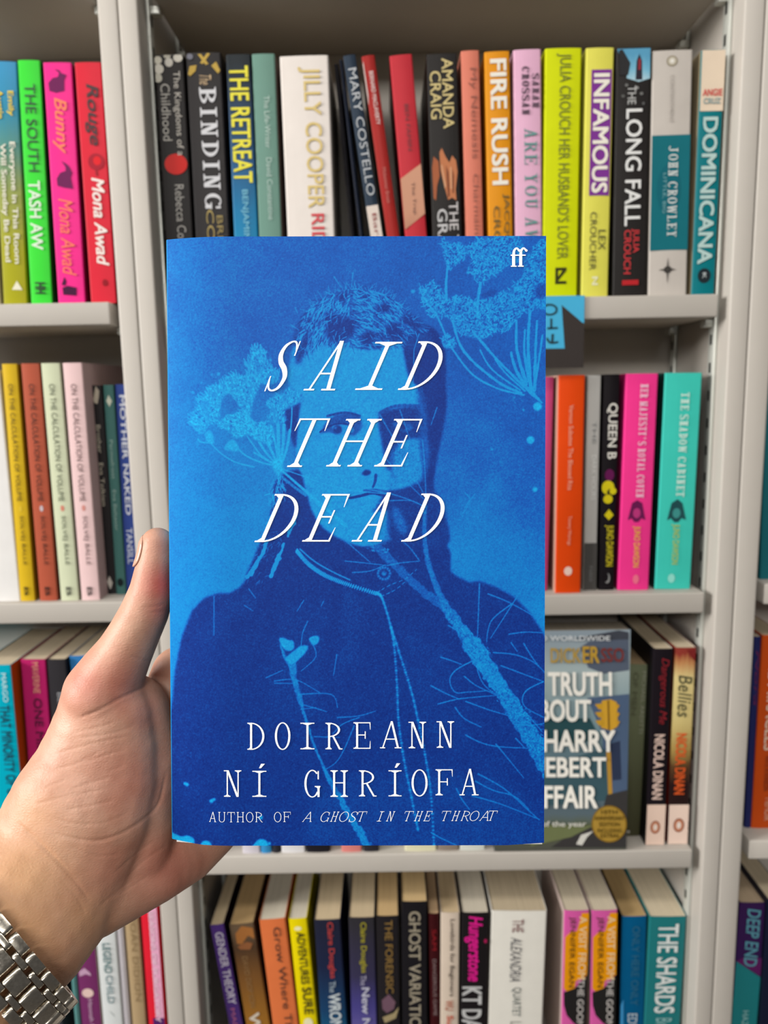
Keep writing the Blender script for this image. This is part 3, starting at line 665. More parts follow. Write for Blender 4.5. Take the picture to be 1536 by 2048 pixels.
# face-out book on the lower shelf
def face_out():
    z0 = ZS['m3']; Y = .004
    p = at(1252, 1262, Y + .008); q = at(1262, 1688, Y)
    xr = (p[0] + q[0]) / 2; W = .128; H = (p[2] - z0); x0 = xr - W; D = .030
    root = empty('paperback_book', (x0, Y, z0 + .0014)); root.rotation_euler = (math.radians(-2.2), 0, 0)
    tag(root, 'face-out book with big white capitals and a round gold sticker, beside the held book', 'book', G7)
    def L(px, py):
        a = at(px, py, Y + .004); return (a[0] - x0, a[2] - z0)
    art = MB()
    sky = mat((160, 178, 184), .4)
    mb = MB()
    mb.box(0, 0, 0, W, .0005, H, grad([(0, (84, 84, 82)), (.09, (92, 96, 78)), (.14, (98, 104, 74)), (.2, (96, 112, 120)), (.4, (88, 112, 124)), (.62, (130, 158, 166)), (.86, (176, 192, 194)), (1, (150, 164, 174))]))
    mb.box(0, D - .0005, 0, W, D, H, mat((60, 60, 62)))
    mb.box(0, 0.0005, 0, .0005, D - .0005, H, mat((70, 80, 88)))
    lay = [0]
    def poly(pts, c):
        lay[0] += 1
        v = [L(*p) for p in pts]; v = [(min(W - .0003, max(.0003, a)), -.0001 - lay[0] * .00005, min(H - .0003, max(.0003, b))) for a, b in v]
        mb.add(v, [list(range(len(v)))], mat(c, .4) if isinstance(c, tuple) else c)
    poly([(1162, 1300), (1180, 1288), (1260, 1280), (1260, 1345), (1210, 1352), (1178, 1340)], (92, 102, 120))
    poly([(1150, 1282), (1240, 1266), (1260, 1270), (1260, 1284), (1200, 1286)], (70, 74, 84))
    poly([(1175, 1400), (1260, 1392), (1262, 1600), (1205, 1600), (1205, 1470)], (84, 104, 134))
    poly([(1220, 1490), (1240, 1484), (1242, 1560), (1224, 1562)], (52, 62, 88))
    poly([(1060, 1440), (1180, 1440), (1200, 1480), (1150, 1490), (1060, 1480)], (48, 84, 90))
    poly([(1060, 1540), (1210, 1500), (1218, 1600), (1100, 1610), (1060, 1600)], (66, 96, 106))
    poly([(1212, 1505), (1221, 1505), (1224, 1612), (1216, 1612)], (196, 150, 60))
    poly([(1212, 1590), (1262, 1580), (1264, 1692), (1100, 1692), (1150, 1660), (1195, 1650)], (64, 62, 62))
    poly([(1060, 1648), (1185, 1650), (1140, 1672), (1060, 1690)], (116, 124, 84))
    poly([(1150, 1686), (1160, 1668), (1185, 1660), (1172, 1672), (1162, 1688)], (226, 224, 216))
    # yellow traffic light
    poly([(1204, 1405), (1222, 1402), (1234, 1408), (1236, 1455), (1222, 1464), (1202, 1458)], (224, 172, 56))
    for yy in (1412, 1428, 1444):
        poly([(1190, yy), (1206, yy - 2), (1206, yy + 10), (1198, yy + 10)], (214, 164, 50)); poly([(1232, yy - 2), (1240, yy + 2), (1234, yy + 12)], (214, 164, 50))
    poly([(1215, 1404), (1218, 1404), (1219, 1462), (1216, 1462)], (140, 104, 40))
    n = 28; poly([(1216 + 35 * math.cos(2 * math.pi * i / n), 1646 + 36 * math.sin(2 * math.pi * i / n)) for i in range(n)], (150, 116, 40))
    poly([(1216 + 32 * math.cos(2 * math.pi * i / n), 1646 + 33 * math.sin(2 * math.pi * i / n)) for i in range(n)], (182, 146, 62))
    cover = mb.build('cover', root)
    pb = MB(); pb.box(.0006, .0006, .0004, W - .0008, D - .0006, H - .0004, pages_mat((150, 140, 124))); pb.build('page_block', root)
    tm = MB(); am = MB(); sm = MB(); WT = (262, 258, 248)
    def line(mb_, txt, x0_, y0_, x1_, y1_, c, bold=.03, k=0):
        v, f = sans(txt, bold); V = []
        for a, b, l_ in v:
            l = L(x0_ + (x1_ - x0_) * a, y1_ + (y0_ - y1_) * b); V.append((max(.0004, l[0]), -.0016 - k * .0001 - l_, l[1]))
        mb_.add(V, f, mat(c, .4))
    line(tm, 'THE', 1010, 1348, 1080, 1395, WT); line(tm, 'TRUTH', 1096, 1348, 1224, 1395, WT); line(tm, 'ABOUT', 1050, 1402, 1182, 1446, WT); line(tm, 'HARRY', 1086, 1462, 1230, 1505, WT)
    line(tm, 'QUEBERT', 1022, 1515, 1211, 1562, WT); line(tm, 'AFFAIR', 1054, 1571, 1193, 1615, WT)
    line(am, 'DICK', 1102, 1300, 1163, 1330, (190, 156, 70), .02); line(am, 'ER', 1166, 1297, 1200, 1330, (200, 160, 60), .03); line(am, 'SSO', 1203, 1300, 1249, 1328, (130, 56, 50), .02)
    line(am, 'MILLION COPIES SOLD WORLDWIDE', 900, 1276, 1222, 1286, (226, 230, 232), .015)
    line(tm, 'the book of the year', 1000, 1640, 1170, 1654, (226, 224, 214), .015)
    for i, (s_, a, b) in enumerate((('10TH', 1200, 1622), ('ANNIVERSARY', 1186, 1634), ('EDITION', 1196, 1646), ('INCLUDING', 1192, 1658), ('EXTRAS', 1198, 1668))):
        line(sm, s_, a, b - 4, 2 * 1216 - a, b + 4, (84, 66, 24), .01, 2)
    tm.build('title_lettering', cover); am.build('author_lettering', cover); sm.build('sticker_lettering', cover)
face_out()
book('m3', (1258, 1329), 1302, (1242, 1605), grad([(0, (66, 64, 44)), (.35, (92, 94, 70)), (.7, (122, 128, 98)), (1, (126, 134, 106))]), 'grey-olive book tucked behind the face-out one', G7, [
    A_('MICHAEL ARDITTI', 1342, 1466, .64, .82, (176, 178, 156)), T('OF MEN', 1344, 1430, .22, .46, (98, 100, 76), .01), L_('E', 1660, 1672, .30, .48, (206, 200, 190))], Y=.028, pages=(196, 168, 130))
book('m3', (1308, 1298), 1348, (1291, 1680), (30, 24, 30), 'black book with red handwriting and a cream foot', G7, [
    B_(1609, 1800, 0, 1, (244, 214, 196)), T('Dangerous Me', 1316, 1448, .30, .80, (150, 34, 44), .004, .3), A_('NICOLA DINAN', 1468, 1598, .22, .76, (236, 206, 192), .03),
    O_(.48, 1654, .26, 13, (150, 80, 56)), O_(.48, 1654, .20, 10.5, (214, 150, 120)), O_(.48, 1654, .10, 6, (240, 226, 214))], Y=.012, side=(16, 14, 20))
book('m3', (1351, 1296), 1393, (1337, 1680), grad([(0, (40, 26, 26)), (.34, (44, 26, 26)), (.44, (96, 66, 40)), (.52, (180, 150, 84)), (.68, (224, 204, 136)), (.88, (236, 216, 150)), (.96, (200, 140, 90)), (1, (150, 60, 50))]),
     'cream to black book with dark handwriting and orange author name, beside the right post', G7, [
    B_(1609, 1800, 0, 1, (248, 220, 204)), P_([(.55, 1300), (.98, 1298), (.96, 1322), (.8, 1316)], (126, 40, 40)), T('Bellies', 1350, 1434, .20, .86, (66, 70, 50), .0, .2), A_('NICOLA DINAN', 1466, 1588, .20, .72, (232, 96, 40), .03),
    O_(.52, 1650, .27, 14, (150, 80, 56)), O_(.52, 1650, .21, 11, (214, 150, 120)), O_(.52, 1650, .10, 6.5, (244, 232, 222))], Y=.013, side=(150, 40, 30))

G8 = 'books on the bottom shelf of the middle bookcase'
PB = (224, 202, 166); PW = (230, 220, 200)
book('m4', (419, 1852), 448, (457, 2047), (88, 58, 136), 'purple leaning book with white capitals, first of the bottom row', G8, [
    T('GENDER THEORY', 1864, 2008, .28, .86, (222, 214, 232), .02), A_('MADELINE', 2016, 2110, .34, .66, (196, 110, 150))], Y=.018, side=(40, 22, 34), pages=PB, d=.110)
book('m4', (458, 1851), 508, (491, 2047), grad([(0, (120, 70, 20)), (.4, (170, 116, 44)), (.7, (130, 88, 46)), (.88, (84, 62, 44)), (1, (110, 90, 70))]), 'brown photographic book leaning left in the bottom row', G8, [
    P_([(.2, 1866), (.5, 1852), (.95, 1858), (.95, 1880), (.7, 1872), (.4, 1888), (.2, 1886)], (172, 112, 60)), P_([(.2, 1892), (.6, 1884), (.85, 1888), (.7, 1900), (.3, 1898)], (150, 96, 60)),
    A_('DAVID DIOP SON', 1912, 2014, .32, .54, (150, 116, 76)), T('WAR', 2024, 2110, .20, .64, (226, 214, 196), .03)], Y=.017, side=(60, 44, 34), pages=(206, 172, 122), d=.110)
book('m4', (518, 1841), 571, (545, 2047), (232, 124, 72), 'orange book with charcoal flowing title in the bottom row', G8, [
    T('Grow Where They Fall', 1854, 2130, .40, .78, (96, 62, 50), .006)], Y=.017, pages=PW, d=.110)
book('m4', (577, 1839), 614, (599, 2047), (246, 224, 10), 'bright yellow book with dense black capitals', G8, [
    T('ADVENTURES', 1864, 1968, .34, .80, (52, 48, 20), .02), T('SURE', 1974, 2028, .34, .86, (52, 48, 20), .02), O_(.46, 1857, .2, 4, (252, 246, 200)), O_(.5, 2046, .26, 10, (250, 244, 200))], Y=.018, pages=PW)
book('m4', (628, 1841), 681, (642, 2047), grad([(0, (30, 110, 150)), (.3, (26, 100, 140)), (.5, (28, 66, 106)), (.75, (32, 40, 70)), (1, (38, 40, 60))]), 'navy to blue book with red and white lettering, left of its violet twin', G8, [
    A_('Claire Douglas', 1844, 1956, .42, .72, (200, 70, 64), .014), T('The', 1962, 1984, .42, .66, (180, 196, 206)), T('WRONG SISTER', 1986, 2140, .36, .82, (214, 224, 228), .026)], Y=.016, pages=PB)
book('m4', (697, 1836), 749, None, grad([(0, (120, 110, 170)), (.3, (110, 100, 170)), (.5, (76, 70, 140)), (.68, (58, 54, 84)), (1, (52, 50, 56))]), 'charcoal to violet book with yellow-green and white lettering', G8, [
    A_('Claire Douglas', 1844, 1945, .38, .68, (178, 168, 40), .014), T('The', 1950, 1970, .40, .62, (190, 186, 210)), T('New Neighbours', 1974, 2180, .34, .74, (204, 204, 222), .022)], Y=.018, pages=PB, minlean=2)
book('m4', (752, 1833), 797, (757, 2047), (38, 35, 38), 'black book with dull gold capitals and a flower at its foot', G8, [
    T('THE FORENSIC', 1840, 1986, .38, .72, (150, 118, 62), .006), P_([(.18, 2000), (.5, 1988), (.8, 2004), (.72, 2018), (.4, 2026), (.2, 2018)], (118, 88, 104)), P_([(.2, 2034), (.7, 2026), (.95, 2014), (.8, 2036), (.3, 2046)], (170, 154, 116))], Y=.018, pages=(224, 190, 138))
book('m4', (803, 1804), 855, (805, 2047), (30, 28, 32), 'tall black book with bronze marbled capitals', G8, [
    T('GHOST VARIATIONS', 1822, 2090, .28, .74, (168, 158, 138), .02)], Y=.018, pages=(228, 196, 144))
book('m4', (857, 1828), 879, (861, 2047), (62, 18, 22), 'narrow dark red book between the tall black and the cream one', G8, [
    A_('SAM', 1858, 1900, .30, .70, (140, 26, 34), .02), T('DANGEROUS GAME', 1918, 2030, .30, .64, (150, 130, 130))], Y=.019, pages=(226, 190, 150))
book('m4', (882, 1826), 920, (881, 2047), (226, 208, 190), 'slim cream book with thin dark lettering', G8, [
    T('Lovebirds for Beginners', 1838, 1992, .42, .74, (72, 58, 52), .008), T('WU', 2000, 2020, .24, .70, (196, 120, 96), .02, part='subtitle_lettering'), A_('Sue', 2030, 2060, .34, .70, (216, 90, 60), .02)], Y=.018, pages=(226, 200, 160))
book('m4', (924, 1826), 978, (921, 2047), (32, 28, 30), 'black book with neon pink script and silver capitals', G8, [
    A_('Hungerstone', 1832, 1962, .10, .78, (236, 30, 150), .03, .2), T('KT DAVIES', 1972, 2110, .04, .80, (206, 206, 206), .03), O_(.90, 1882, .06, 4, (180, 30, 90))], Y=.017, pages=PW, side_r=(70, 16, 30))
book('m4', (983.5, 1822), 1095, (977, 2047), (244, 240, 230), 'very thick white book with small multicoloured capitals', G8, [
    T('THE', 1838, 1864, .38, .58, (140, 90, 90), .01), T('ALEXANDRIA', 1874, 1962, .36, .56, (90, 90, 96), .0, .3), T('QUARTET', 1974, 2032, .40, .58, (100, 112, 108), .0, part='subtitle_lettering'), A_('LAWRENCE', 2042, 2130, .40, .60, (160, 158, 150))], Y=.018, pages=(216, 198, 168))
for k, (xa, xb, xc) in enumerate(((1129, 1179.5, 1123), (1184, 1236, 1181))):
    book('m4', (xa, 1822), xb, (xc, 2047), (226, 96, 172), ['pink, orange and black book, left of its identical twin', 'pink, orange and black book, right of its identical twin, touching the blue one'][k], G8, [
        P_([(.70, 1826), (.98, 1826), (.98, 1950), (.80, 1956), (.54, 1962), (.50, 1976), (.2, 1984), (.05, 1976), (.05, 1874), (.30, 1862), (.52, 1862)], (248, 164, 16)),
        P_([(.05, 1984), (.5, 1976), (.98, 1950), (.98, 2060), (.50, 2046), (.20, 2030), (.08, 2010)], (40, 38, 38)),
        A_('JENNIFER EGAN', 1833, 1974, .18, .46, (84, 56, 20), .006), T('A VISIT FROM', 1832, 1958, .60, .92, (255, 222, 170), .012), T('THE GOON SQUAD', 1958, 2120, .56, .88, (206, 200, 196), .02)], Y=.018, pages=(230, 216, 190), side=(222, 200, 190))
book('m4', (1245, 1834), 1295, (1240, 2047), (4, 92, 140), 'deep blue book with grey capitals, beside the teal one', G8, [
    T('ONLY HERE ONLY', 1852, 2010, .40, .72, (44, 106, 140), .012), P_([(.0, 2010), (.12, 1998), (.14, 2050), (.0, 2050)], (70, 160, 220)), A_('EDWARD', 2026, 2100, .30, .70, (190, 206, 216), .012)], Y=.020, side=(24, 26, 32), pages=(206, 174, 122))
book('m4', (1300, 1834), 1381, (1289, 2047), (36, 124, 128), 'teal book with heavy white condensed capitals, last of the bottom row', G8, [
    T('THE SHARDS', 1847, 2025, .24, .80, (232, 238, 236), .022), A_('Bret Easton', 2035, 2120, .30, .74, (150, 196, 196), .0)], Y=.019, pages=(234, 218, 188), side=(60, 160, 160))

G9 = 'books in the right bookcase'
book('r2', (1535, 700), 1575, (1521, 1150), (34, 112, 122), 'dark teal book cut off by the right edge, on the middle level', G9, Y=.02)
book('r3', (1509, 1274), 1524, (1490, 1648), (40, 46, 100), 'thin navy book beside the orange one at the right edge', G9, [A_('Nora', 1300, 1410, .3, .8, (120, 40, 90), .0, .3)], Y=.026)
book('r3', (1526, 1271), 1574, (1506, 1645), (214, 84, 26), 'orange book with white and dark lettering cut off by the right edge', G9, [
    T('THE MIRACLES', 1300, 1500, .30, .80, (244, 214, 190), .02), A_('KATE ATKINSON', 1512, 1580, .40, .62, (90, 40, 30)), L_('MEMOIR', 1595, 1640, .50, .80, (240, 190, 160), .0)], Y=.025)
book('r4', (1480, 1806), 1534, (1462, 2047), grad([(0, (40, 140, 146)), (.46, (40, 140, 146)), (.48, (64, 34, 96)), (1, (66, 36, 92))], wob=.02), 'purple and teal book with pale blue capitals at the bottom right', G9, [
    P_([(.02, 1922), (.98, 1952), (.98, 1916), (.5, 1916), (.3, 1914)], (110, 40, 110)), P_([(.02, 1922), (.98, 1954), (.98, 2300), (.02, 2300)], (42, 144, 150)), T('DEEP END', 1817, 1932, .30, .80, (104, 176, 196), .02, .2), A_('HAZELWOOD', 2020, 2120, .40, .64, (170, 220, 220))], Y=.018, pages=(214, 190, 160))
book('r4', (1537, 1800), 1580, (1521, 2047), (26, 30, 52), 'navy book cut off at the bottom right corner', G9, Y=.012)

# ------------------------------------------------------------------ shelf label card
def card():
    Y = .0018
    z0 = ZS['m1']
    a = at(1032, 589, Y); b = at(1166, 589, Y); bt = at(1170, 735, Y)
    x0, x1 = a[0], (b[0] + bt[0]) / 2; zt = z0 + .0006; zb = bt[2]
    cy = (75, 182, 226); bk = (60, 54, 52)
    mb = MB()
    mb.box(x0, Y - .0004, zb, x1, Y + .0002, zt, mat(bk, .5))
    mb.box(x0, Y + .0002, zt - .0005, x1, Y + .016, zt, mat(cy, .5))
    lay = [0]
    def poly(pts, c):
        lay[0] += 1; v = []
        for p in pts:
            q = at(p[0], p[1], Y); v.append((min(x1 - .0002, max(x0 + .0002, q[0])), Y - .00045 - .00007 * lay[0], min(zt - .0001, max(zb + .0002, q[2]))))
        mb.add(v, [list(range(len(v)))], mat(c, .5))
    poly([(1030, 586), (1175, 586), (1180, 646), (1164, 645), (1123, 610), (1129, 697), (1030, 698)], cy)
    body = mb.build('shelf_label_card'); tag(body, 'black and cyan paper label hooked over the upper shelf edge, right of the held book', 'shelf label')
    tm = MB(); ink = mat((40, 62, 72), .5)
    def stroke(pts, w):
        for quad in _path(pts, [w] * len(pts)):
            v = [at(p[0], p[1], Y) for p in quad]; tm.add([(q[0], Y - .0008, q[2]) for q in v], [(0, 1, 2, 3)], ink)
    n = 16; stroke([(1099 + 14 * math.cos(2 * math.pi * i / n), 619.5 + 10 * math.sin(2 * math.pi * i / n)) for i in range(n + 1)], 4)
    stroke([(1102, 637), (1102, 658)], 4); stroke([(1094, 657), (1115, 656)], 4)
    stroke([(1105, 668), (1104, 684)], 5); stroke([(1093, 676), (1098, 684), (1104, 686), (1116, 684)], 4)
    tm.build('lettering', body)
card()

# ------------------------------------------------------------------ the held book
# printed picture of the jacket: a field of ink lightness over the cover, drawn from shapes and strokes
CX0, CY0, CX1, CY1 = 310, 460, 1106, 1710
CW, CH = CX1 - CX0, CY1 - CY0
gx, gy = np.meshgrid(np.arange(CW) + CX0, np.arange(CH) + CY0)

def blur(a, r):
    r = int(round(r))
    if r < 1: return a
    for _ in range(2):
        for ax in (0, 1):
            p = [(0, 0), (0, 0)]; p[ax] = (r + 1, r)
            c = np.cumsum(np.pad(a, p, mode='edge'), axis=ax)
            n = a.shape[ax]
            hi = np.take(c, np.arange(2 * r + 1, 2 * r + 1 + n), axis=ax); lo = np.take(c, np.arange(0, n), axis=ax)
            a = (hi - lo) / (2 * r + 1)
    return a
def poly_mask(pts, x, y):
    m = np.zeros(x.shape, bool); n = len(pts)
    for i in range(n):
        x0, y0 = pts[i]; x1, y1 = pts[(i + 1) % n]
        if y0 == y1: continue
        c = ((y0 > y) != (y1 > y)) & (x < (x1 - x0) * (y - y0) / (y1 - y0) + x0)
        m ^= c
    return m
def smooth_pts(pts, closed=True, k=6):
    P = np.array(pts, float); n = len(P); out = []
    rngi = range(n) if closed else range(n - 1)
    for i in rngi:
        p0, p1, p2, p3 = (P[(i - 1) % n], P[i], P[(i + 1) % n], P[(i + 2) % n]) if closed else (P[max(i - 1, 0)], P[i], P[i + 1], P[min(i + 2, n - 1)])
        for j in range(k):
            u = j / k
            out.append(0.5 * ((2 * p1) + (p2 - p0) * u + (2 * p0 - 5 * p1 + 4 * p2 - p3) * u * u + (3 * p1 - p0 - 3 * p2 + p3) * u ** 3))
    if not closed: out.append(P[-1])
    return np.array(out)

def vnoise(scale, seed=0):
    r = np.random.default_rng(seed)
    nx, ny = int(CW / scale) + 3, int(CH / scale) + 3
    g_ = r.random((ny, nx)); X = (gx - CX0) / scale; Y = (gy - CY0) / scale
    xi, yi = X.astype(int), Y.astype(int); fx, fy = X - xi, Y - yi
    fx = fx * fx * (3 - 2 * fx); fy = fy * fy * (3 - 2 * fy)
    return (g_[yi, xi] * (1 - fx) + g_[yi, xi + 1] * fx) * (1 - fy) + (g_[yi + 1, xi] * (1 - fx) + g_[yi + 1, xi + 1] * fx) * fy

_ctl = [(340, 520, .50), (420, 520, .42), (600, 520, .36), (850, 540, .32), (1080, 500, .34), (335, 700, .56), (420, 700, .42), (520, 640, .36), (340, 900, .56), (450, 960, .52), (400, 1060, .62),
        (340, 1000, .62), (470, 1080, .62), (340, 1250, .64), (360, 1180, .63), (940, 720, .31), (1050, 860, .33), (960, 900, .40), (1070, 1000, .36), (960, 1040, .50), (920, 1110, .58), (1000, 1130, .50), (1075, 1160, .52), (1085, 1230, .60), (700, 560, .36), (860, 1000, .4)]
num = np.zeros((CH, CW)); den = np.zeros((CH, CW))
for px, py, v in _ctl:
    wgt = 1.0 / ((gx - px) ** 2 + (gy - py) ** 2 + 1500.0) ** 1.6
    num += wgt * v; den += wgt
ink = num / den
ink += (vnoise(2.2, 1) - .5) * .07 + (vnoise(5, 2) - .5) * .05 + (vnoise(40, 3) - .5) * .05

def fill(pts, t, soft=1, tex=0.0, amt=1.0, sm=True, mode=None, seed=5):
    global ink
    p = smooth_pts(pts) if sm else np.array(pts, float)
    x0 = max(0, int(p[:, 0].min() - CX0 - 4 * soft - 3)); x1 = min(CW, int(p[:, 0].max() - CX0 + 4 * soft + 4))
    y0 = max(0, int(p[:, 1].min() - CY0 - 4 * soft - 3)); y1 = min(CH, int(p[:, 1].max() - CY0 + 4 * soft + 4))
    if x1 <= x0 or y1 <= y0: return
    m = poly_mask(p, gx[y0:y1, x0:x1] + .01, gy[y0:y1, x0:x1] + .01).astype(float)
    m = blur(m, soft) * amt
    tt = t
    if tex: tt = t + (NZ[y0:y1, x0:x1] - .5) * tex
    sub = ink[y0:y1, x0:x1]
    new = sub * (1 - m) + tt * m
    if mode == 'max': new = np.maximum(sub, new)
    if mode == 'min': new = np.minimum(sub, new)
    ink[y0:y1, x0:x1] = new
def line(pts, t, w0, w1=None, amt=1.0, sm=True, dash=None, rough=0.0, tex=0.0):
    """tapered stroke"""
    global ink
    t0 = t
    w1 = w0 if w1 is None else w1
    P = smooth_pts(pts, False, 5) if sm and len(pts) > 2 else np.array(pts, float)
    n = len(P) - 1
    for i in range(n):
        if dash and (i % 2): continue
        a, b = P[i], P[i + 1]; wa = w0 + (w1 - w0) * i / n; wb = w0 + (w1 - w0) * (i + 1) / n
        R = max(wa, wb) / 2 + 2
        x0 = max(0, int(min(a[0], b[0]) - R - CX0)); x1 = min(CW, int(max(a[0], b[0]) + R - CX0) + 2)
        y0 = max(0, int(min(a[1], b[1]) - R - CY0)); y1 = min(CH, int(max(a[1], b[1]) + R - CY0) + 2)
        if x1 <= x0 or y1 <= y0: continue
        X = gx[y0:y1, x0:x1] - a[0]; Y = gy[y0:y1, x0:x1] - a[1]
        d = b - a; L = d.dot(d) + 1e-9
        u = np.clip((X * d[0] + Y * d[1]) / L, 0, 1)
        dist = np.hypot(X - u * d[0], Y - u * d[1]); ww = (wa + (wb - wa) * u) / 2
        if rough: ww = ww * (1 + (NZ2[y0:y1, x0:x1] - .5) * rough)
        m = np.clip((ww - dist) / (1.0 + 2.2 * (tex > 0)) + .6, 0, 1) * amt
        t = t0 + (NZ[y0:y1, x0:x1] - .5) * tex if tex else t0
        s = ink[y0:y1, x0:x1]
        ink[y0:y1, x0:x1] = np.maximum(s, s * (1 - m) + t * m) if t0 > .3 else s * (1 - m) + t * m
def scatter(pts, t, n, centre=None, ln=(4, 9), w=1.6, ang=None, jit=.5, amt=.9, tv=.12, sm=True, r=None):
    """many short marks inside a shape, fanned away from a centre"""
    r = r or rng
    p = smooth_pts(pts) if sm else np.array(pts, float)
    lo = p.min(0); hi = p.max(0); k = 0; tries = 0
    while k < n and tries < 40:
        tries += 1
        q = lo + r.random((n, 2)) * (hi - lo); q = q[poly_mask(p, q[:, 0], q[:, 1])]
        for x, y in q:
            if k >= n: break
            a = (math.atan2(y - centre[1], x - centre[0]) if centre is not None else ang) + r.normal(0, jit)
            l = r.uniform(*ln); dx, dy = math.cos(a) * l, math.sin(a) * l
            line([(x, y), (x + dx * .5 + r.normal(0, .8), y + dy * .5 + r.normal(0, .8)), (x + dx, y + dy)], t + r.normal(0, tv), w, w * .5, amt, sm=False); k += 1
def dot(x, y, rr, t, k=14):
    fill([(x + rr * math.cos(2 * math.pi * i / k), y + rr * math.sin(2 * math.pi * i / k)) for i in range(k)], t, 1, sm=False)
NZ = vnoise(2.0, 11) * .6 + vnoise(4.5, 12) * .4
NZ2 = vnoise(7, 13)

# dust and fibres of the paper ground
for _ in range(240):
    x, y = rng.uniform(340, 1085), rng.uniform(480, 1660)
    if rng.random() < .7: dot(x, y, rng.uniform(.5, 1.2), .62, 6)
    else:
        a = rng.uniform(0, 6.28); l = rng.uniform(4, 12); line([(x, y), (x + math.cos(a) * l, y + math.sin(a) * l)], .55, 1.0, .7, .6)

# dress
dress = [(335, 1720), (338, 1440), (345, 1400), (350, 1340), (364, 1272), (384, 1222), (408, 1196), (435, 1187), (460, 1186), (478, 1176), (494, 1160), (512, 1120), (540, 1090), (600, 1075), (660, 1078), (720, 1092), (780, 1080), (860, 1070), (891, 1086),
         (902, 1106), (901, 1143), (916, 1154), (939, 1165), (959, 1162), (992, 1174), (1032, 1197), (1058, 1223), (1087, 1267), (1110, 1320), (1110, 1720)]
fill(dress, .10, 1.5, tex=.16, sm=False)
# broad folds of the cloth
for pts, t, a in (([(690, 1190), (704, 1190), (698, 1330), (684, 1330)], .22, .5), ([(712, 1190), (718, 1190), (712, 1300), (704, 1300)], .24, .5), ([(640, 1180), (650, 1180), (640, 1350), (626, 1350)], .17, .5),
                  ([(420, 1230), (470, 1195), (520, 1200), (470, 1240), (400, 1300)], .17, .5), ([(820, 1260), (900, 1330), (940, 1480), (880, 1500), (820, 1380)], .15, .5), ([(560, 1230), (640, 1230), (640, 1420), (540, 1420)], .15, .5),
                  ([(680, 1560), (1000, 1560), (1080, 1700), (640, 1700)], .2, .6), ([(380, 1300), (470, 1260), (490, 1420), (380, 1420)], .12, .5)):
    fill(pts, t, 10, tex=.08, amt=a)
# hair behind the face, left and right
fill([(552, 960), (590, 940), (606, 950), (614, 985), (624, 1010), (640, 1046), (665, 1070), (690, 1090), (600, 1110), (520, 1170), (490, 1165), (510, 1110), (535, 1050), (545, 1000)], .10, 2, tex=.1)
fill([(800, 640), (841, 648), (872, 660), (890, 700), (892, 774), (893, 816), (884, 873), (873, 925), (868, 985), (889, 1034), (893, 1090), (800, 1092), (770, 1040), (800, 980), (845, 960), (852, 852), (841, 800), (815, 740)], .09, 2, tex=.09)
fill([(566, 822), (583, 815), (600, 806), (606, 815), (598, 840), (596, 890), (588, 892), (580, 870), (570, 850)], .12, 2, tex=.1)
fill([(600, 640), (640, 600), (690, 580), (740, 576), (800, 610), (850, 650), (860, 690), (800, 700), (610, 710), (585, 740), (578, 715)], .16, 3, tex=.12)

# face
face = [(592, 735), (604, 712), (622, 694), (650, 690), (700, 694), (742, 700), (775, 692), (800, 688), (808, 716), (816, 752), (836, 776), (843, 805), (850, 850), (852, 900), (846, 945), (826, 968), (790, 985), (776, 1010), (772, 1045), (766, 1078),
        (735, 1092), (700, 1084), (664, 1066), (644, 1052), (632, 1036), (622, 1016), (617, 996), (609, 968), (601, 938), (593, 905), (596, 860), (600, 820), (604, 790), (590, 770)]
fill(face, .73, 1.6, tex=.34)
fill([(590, 690), (580, 720), (576, 760), (590, 785), (610, 780), (612, 720)], .72, 3, tex=.3)
# shaded right half of the face
fill([(760, 824), (786, 817), (836, 815), (848, 850), (846, 874), (812, 880), (798, 892), (792, 912), (786, 944), (772, 934), (766, 905), (762, 880), (757, 848)], .13, 3, tex=.14)
fill([(786, 900), (850, 880), (852, 930), (838, 962), (800, 972), (780, 990), (772, 960), (784, 940)], .58, 6, tex=.5, amt=.8)
fill([(835, 770), (852, 800), (856, 880), (852, 955), (846, 970), (840, 900), (836, 830)], .25, 3, tex=.2, amt=.8)
fill([(772, 984), (812, 976), (848, 966), (880, 1000), (893, 1086), (800, 1090), (786, 1050), (776, 1024), (745, 1024), (752, 1014)], .13, 3, tex=.12)
fill([(786, 1016), (798, 1020), (812, 1050), (808, 1068), (796, 1060), (788, 1040)], .48, 3, tex=.4, amt=.8)
fill([(740, 1030), (775, 1020), (774, 1080), (740, 1092)], .6, 5, tex=.3, amt=.6)
# eyes, nose, mouth
fill([(644, 858), (660, 836), (686, 827), (712, 827), (722, 838), (722, 858), (708, 871), (690, 866), (676, 870), (656, 864), (640, 868)], .26, 2.5, tex=.16)
fill([(664, 852), (680, 848), (700, 851), (708, 862), (690, 868), (674, 868)], .62, 1, tex=.2); dot(675, 859, 9, .12); dot(671, 856, 2, .8)
line([(640, 864), (660, 852), (682, 847), (706, 852)], .10, 3, 3); line([(655, 832), (690, 825), (720, 832)], .14, 5, 4, .8)
fill([(785, 850), (800, 844), (820, 848), (826, 858), (806, 862)], .34, 1.5, tex=.2); dot(807, 854, 6, .1)
line([(758, 826), (790, 812), (836, 812)], .2, 5, 7, .6)
fill([(724, 946), (732, 939), (742, 943), (738, 950), (728, 951)], .08, 1); line([(752, 950), (750, 964), (746, 974)], .16, 6, 4, .9)
line([(745, 880), (748, 905), (754, 930)], .62, 6, 8, .35)
line([(700, 996), (720, 992), (745, 986), (765, 989), (785, 985)], .12, 5, 7); line([(728, 982), (748, 980), (776, 984)], .30, 6, 5, .7)
line([(716, 1006), (745, 1004), (768, 1006)], .5, 6, 4, .6)
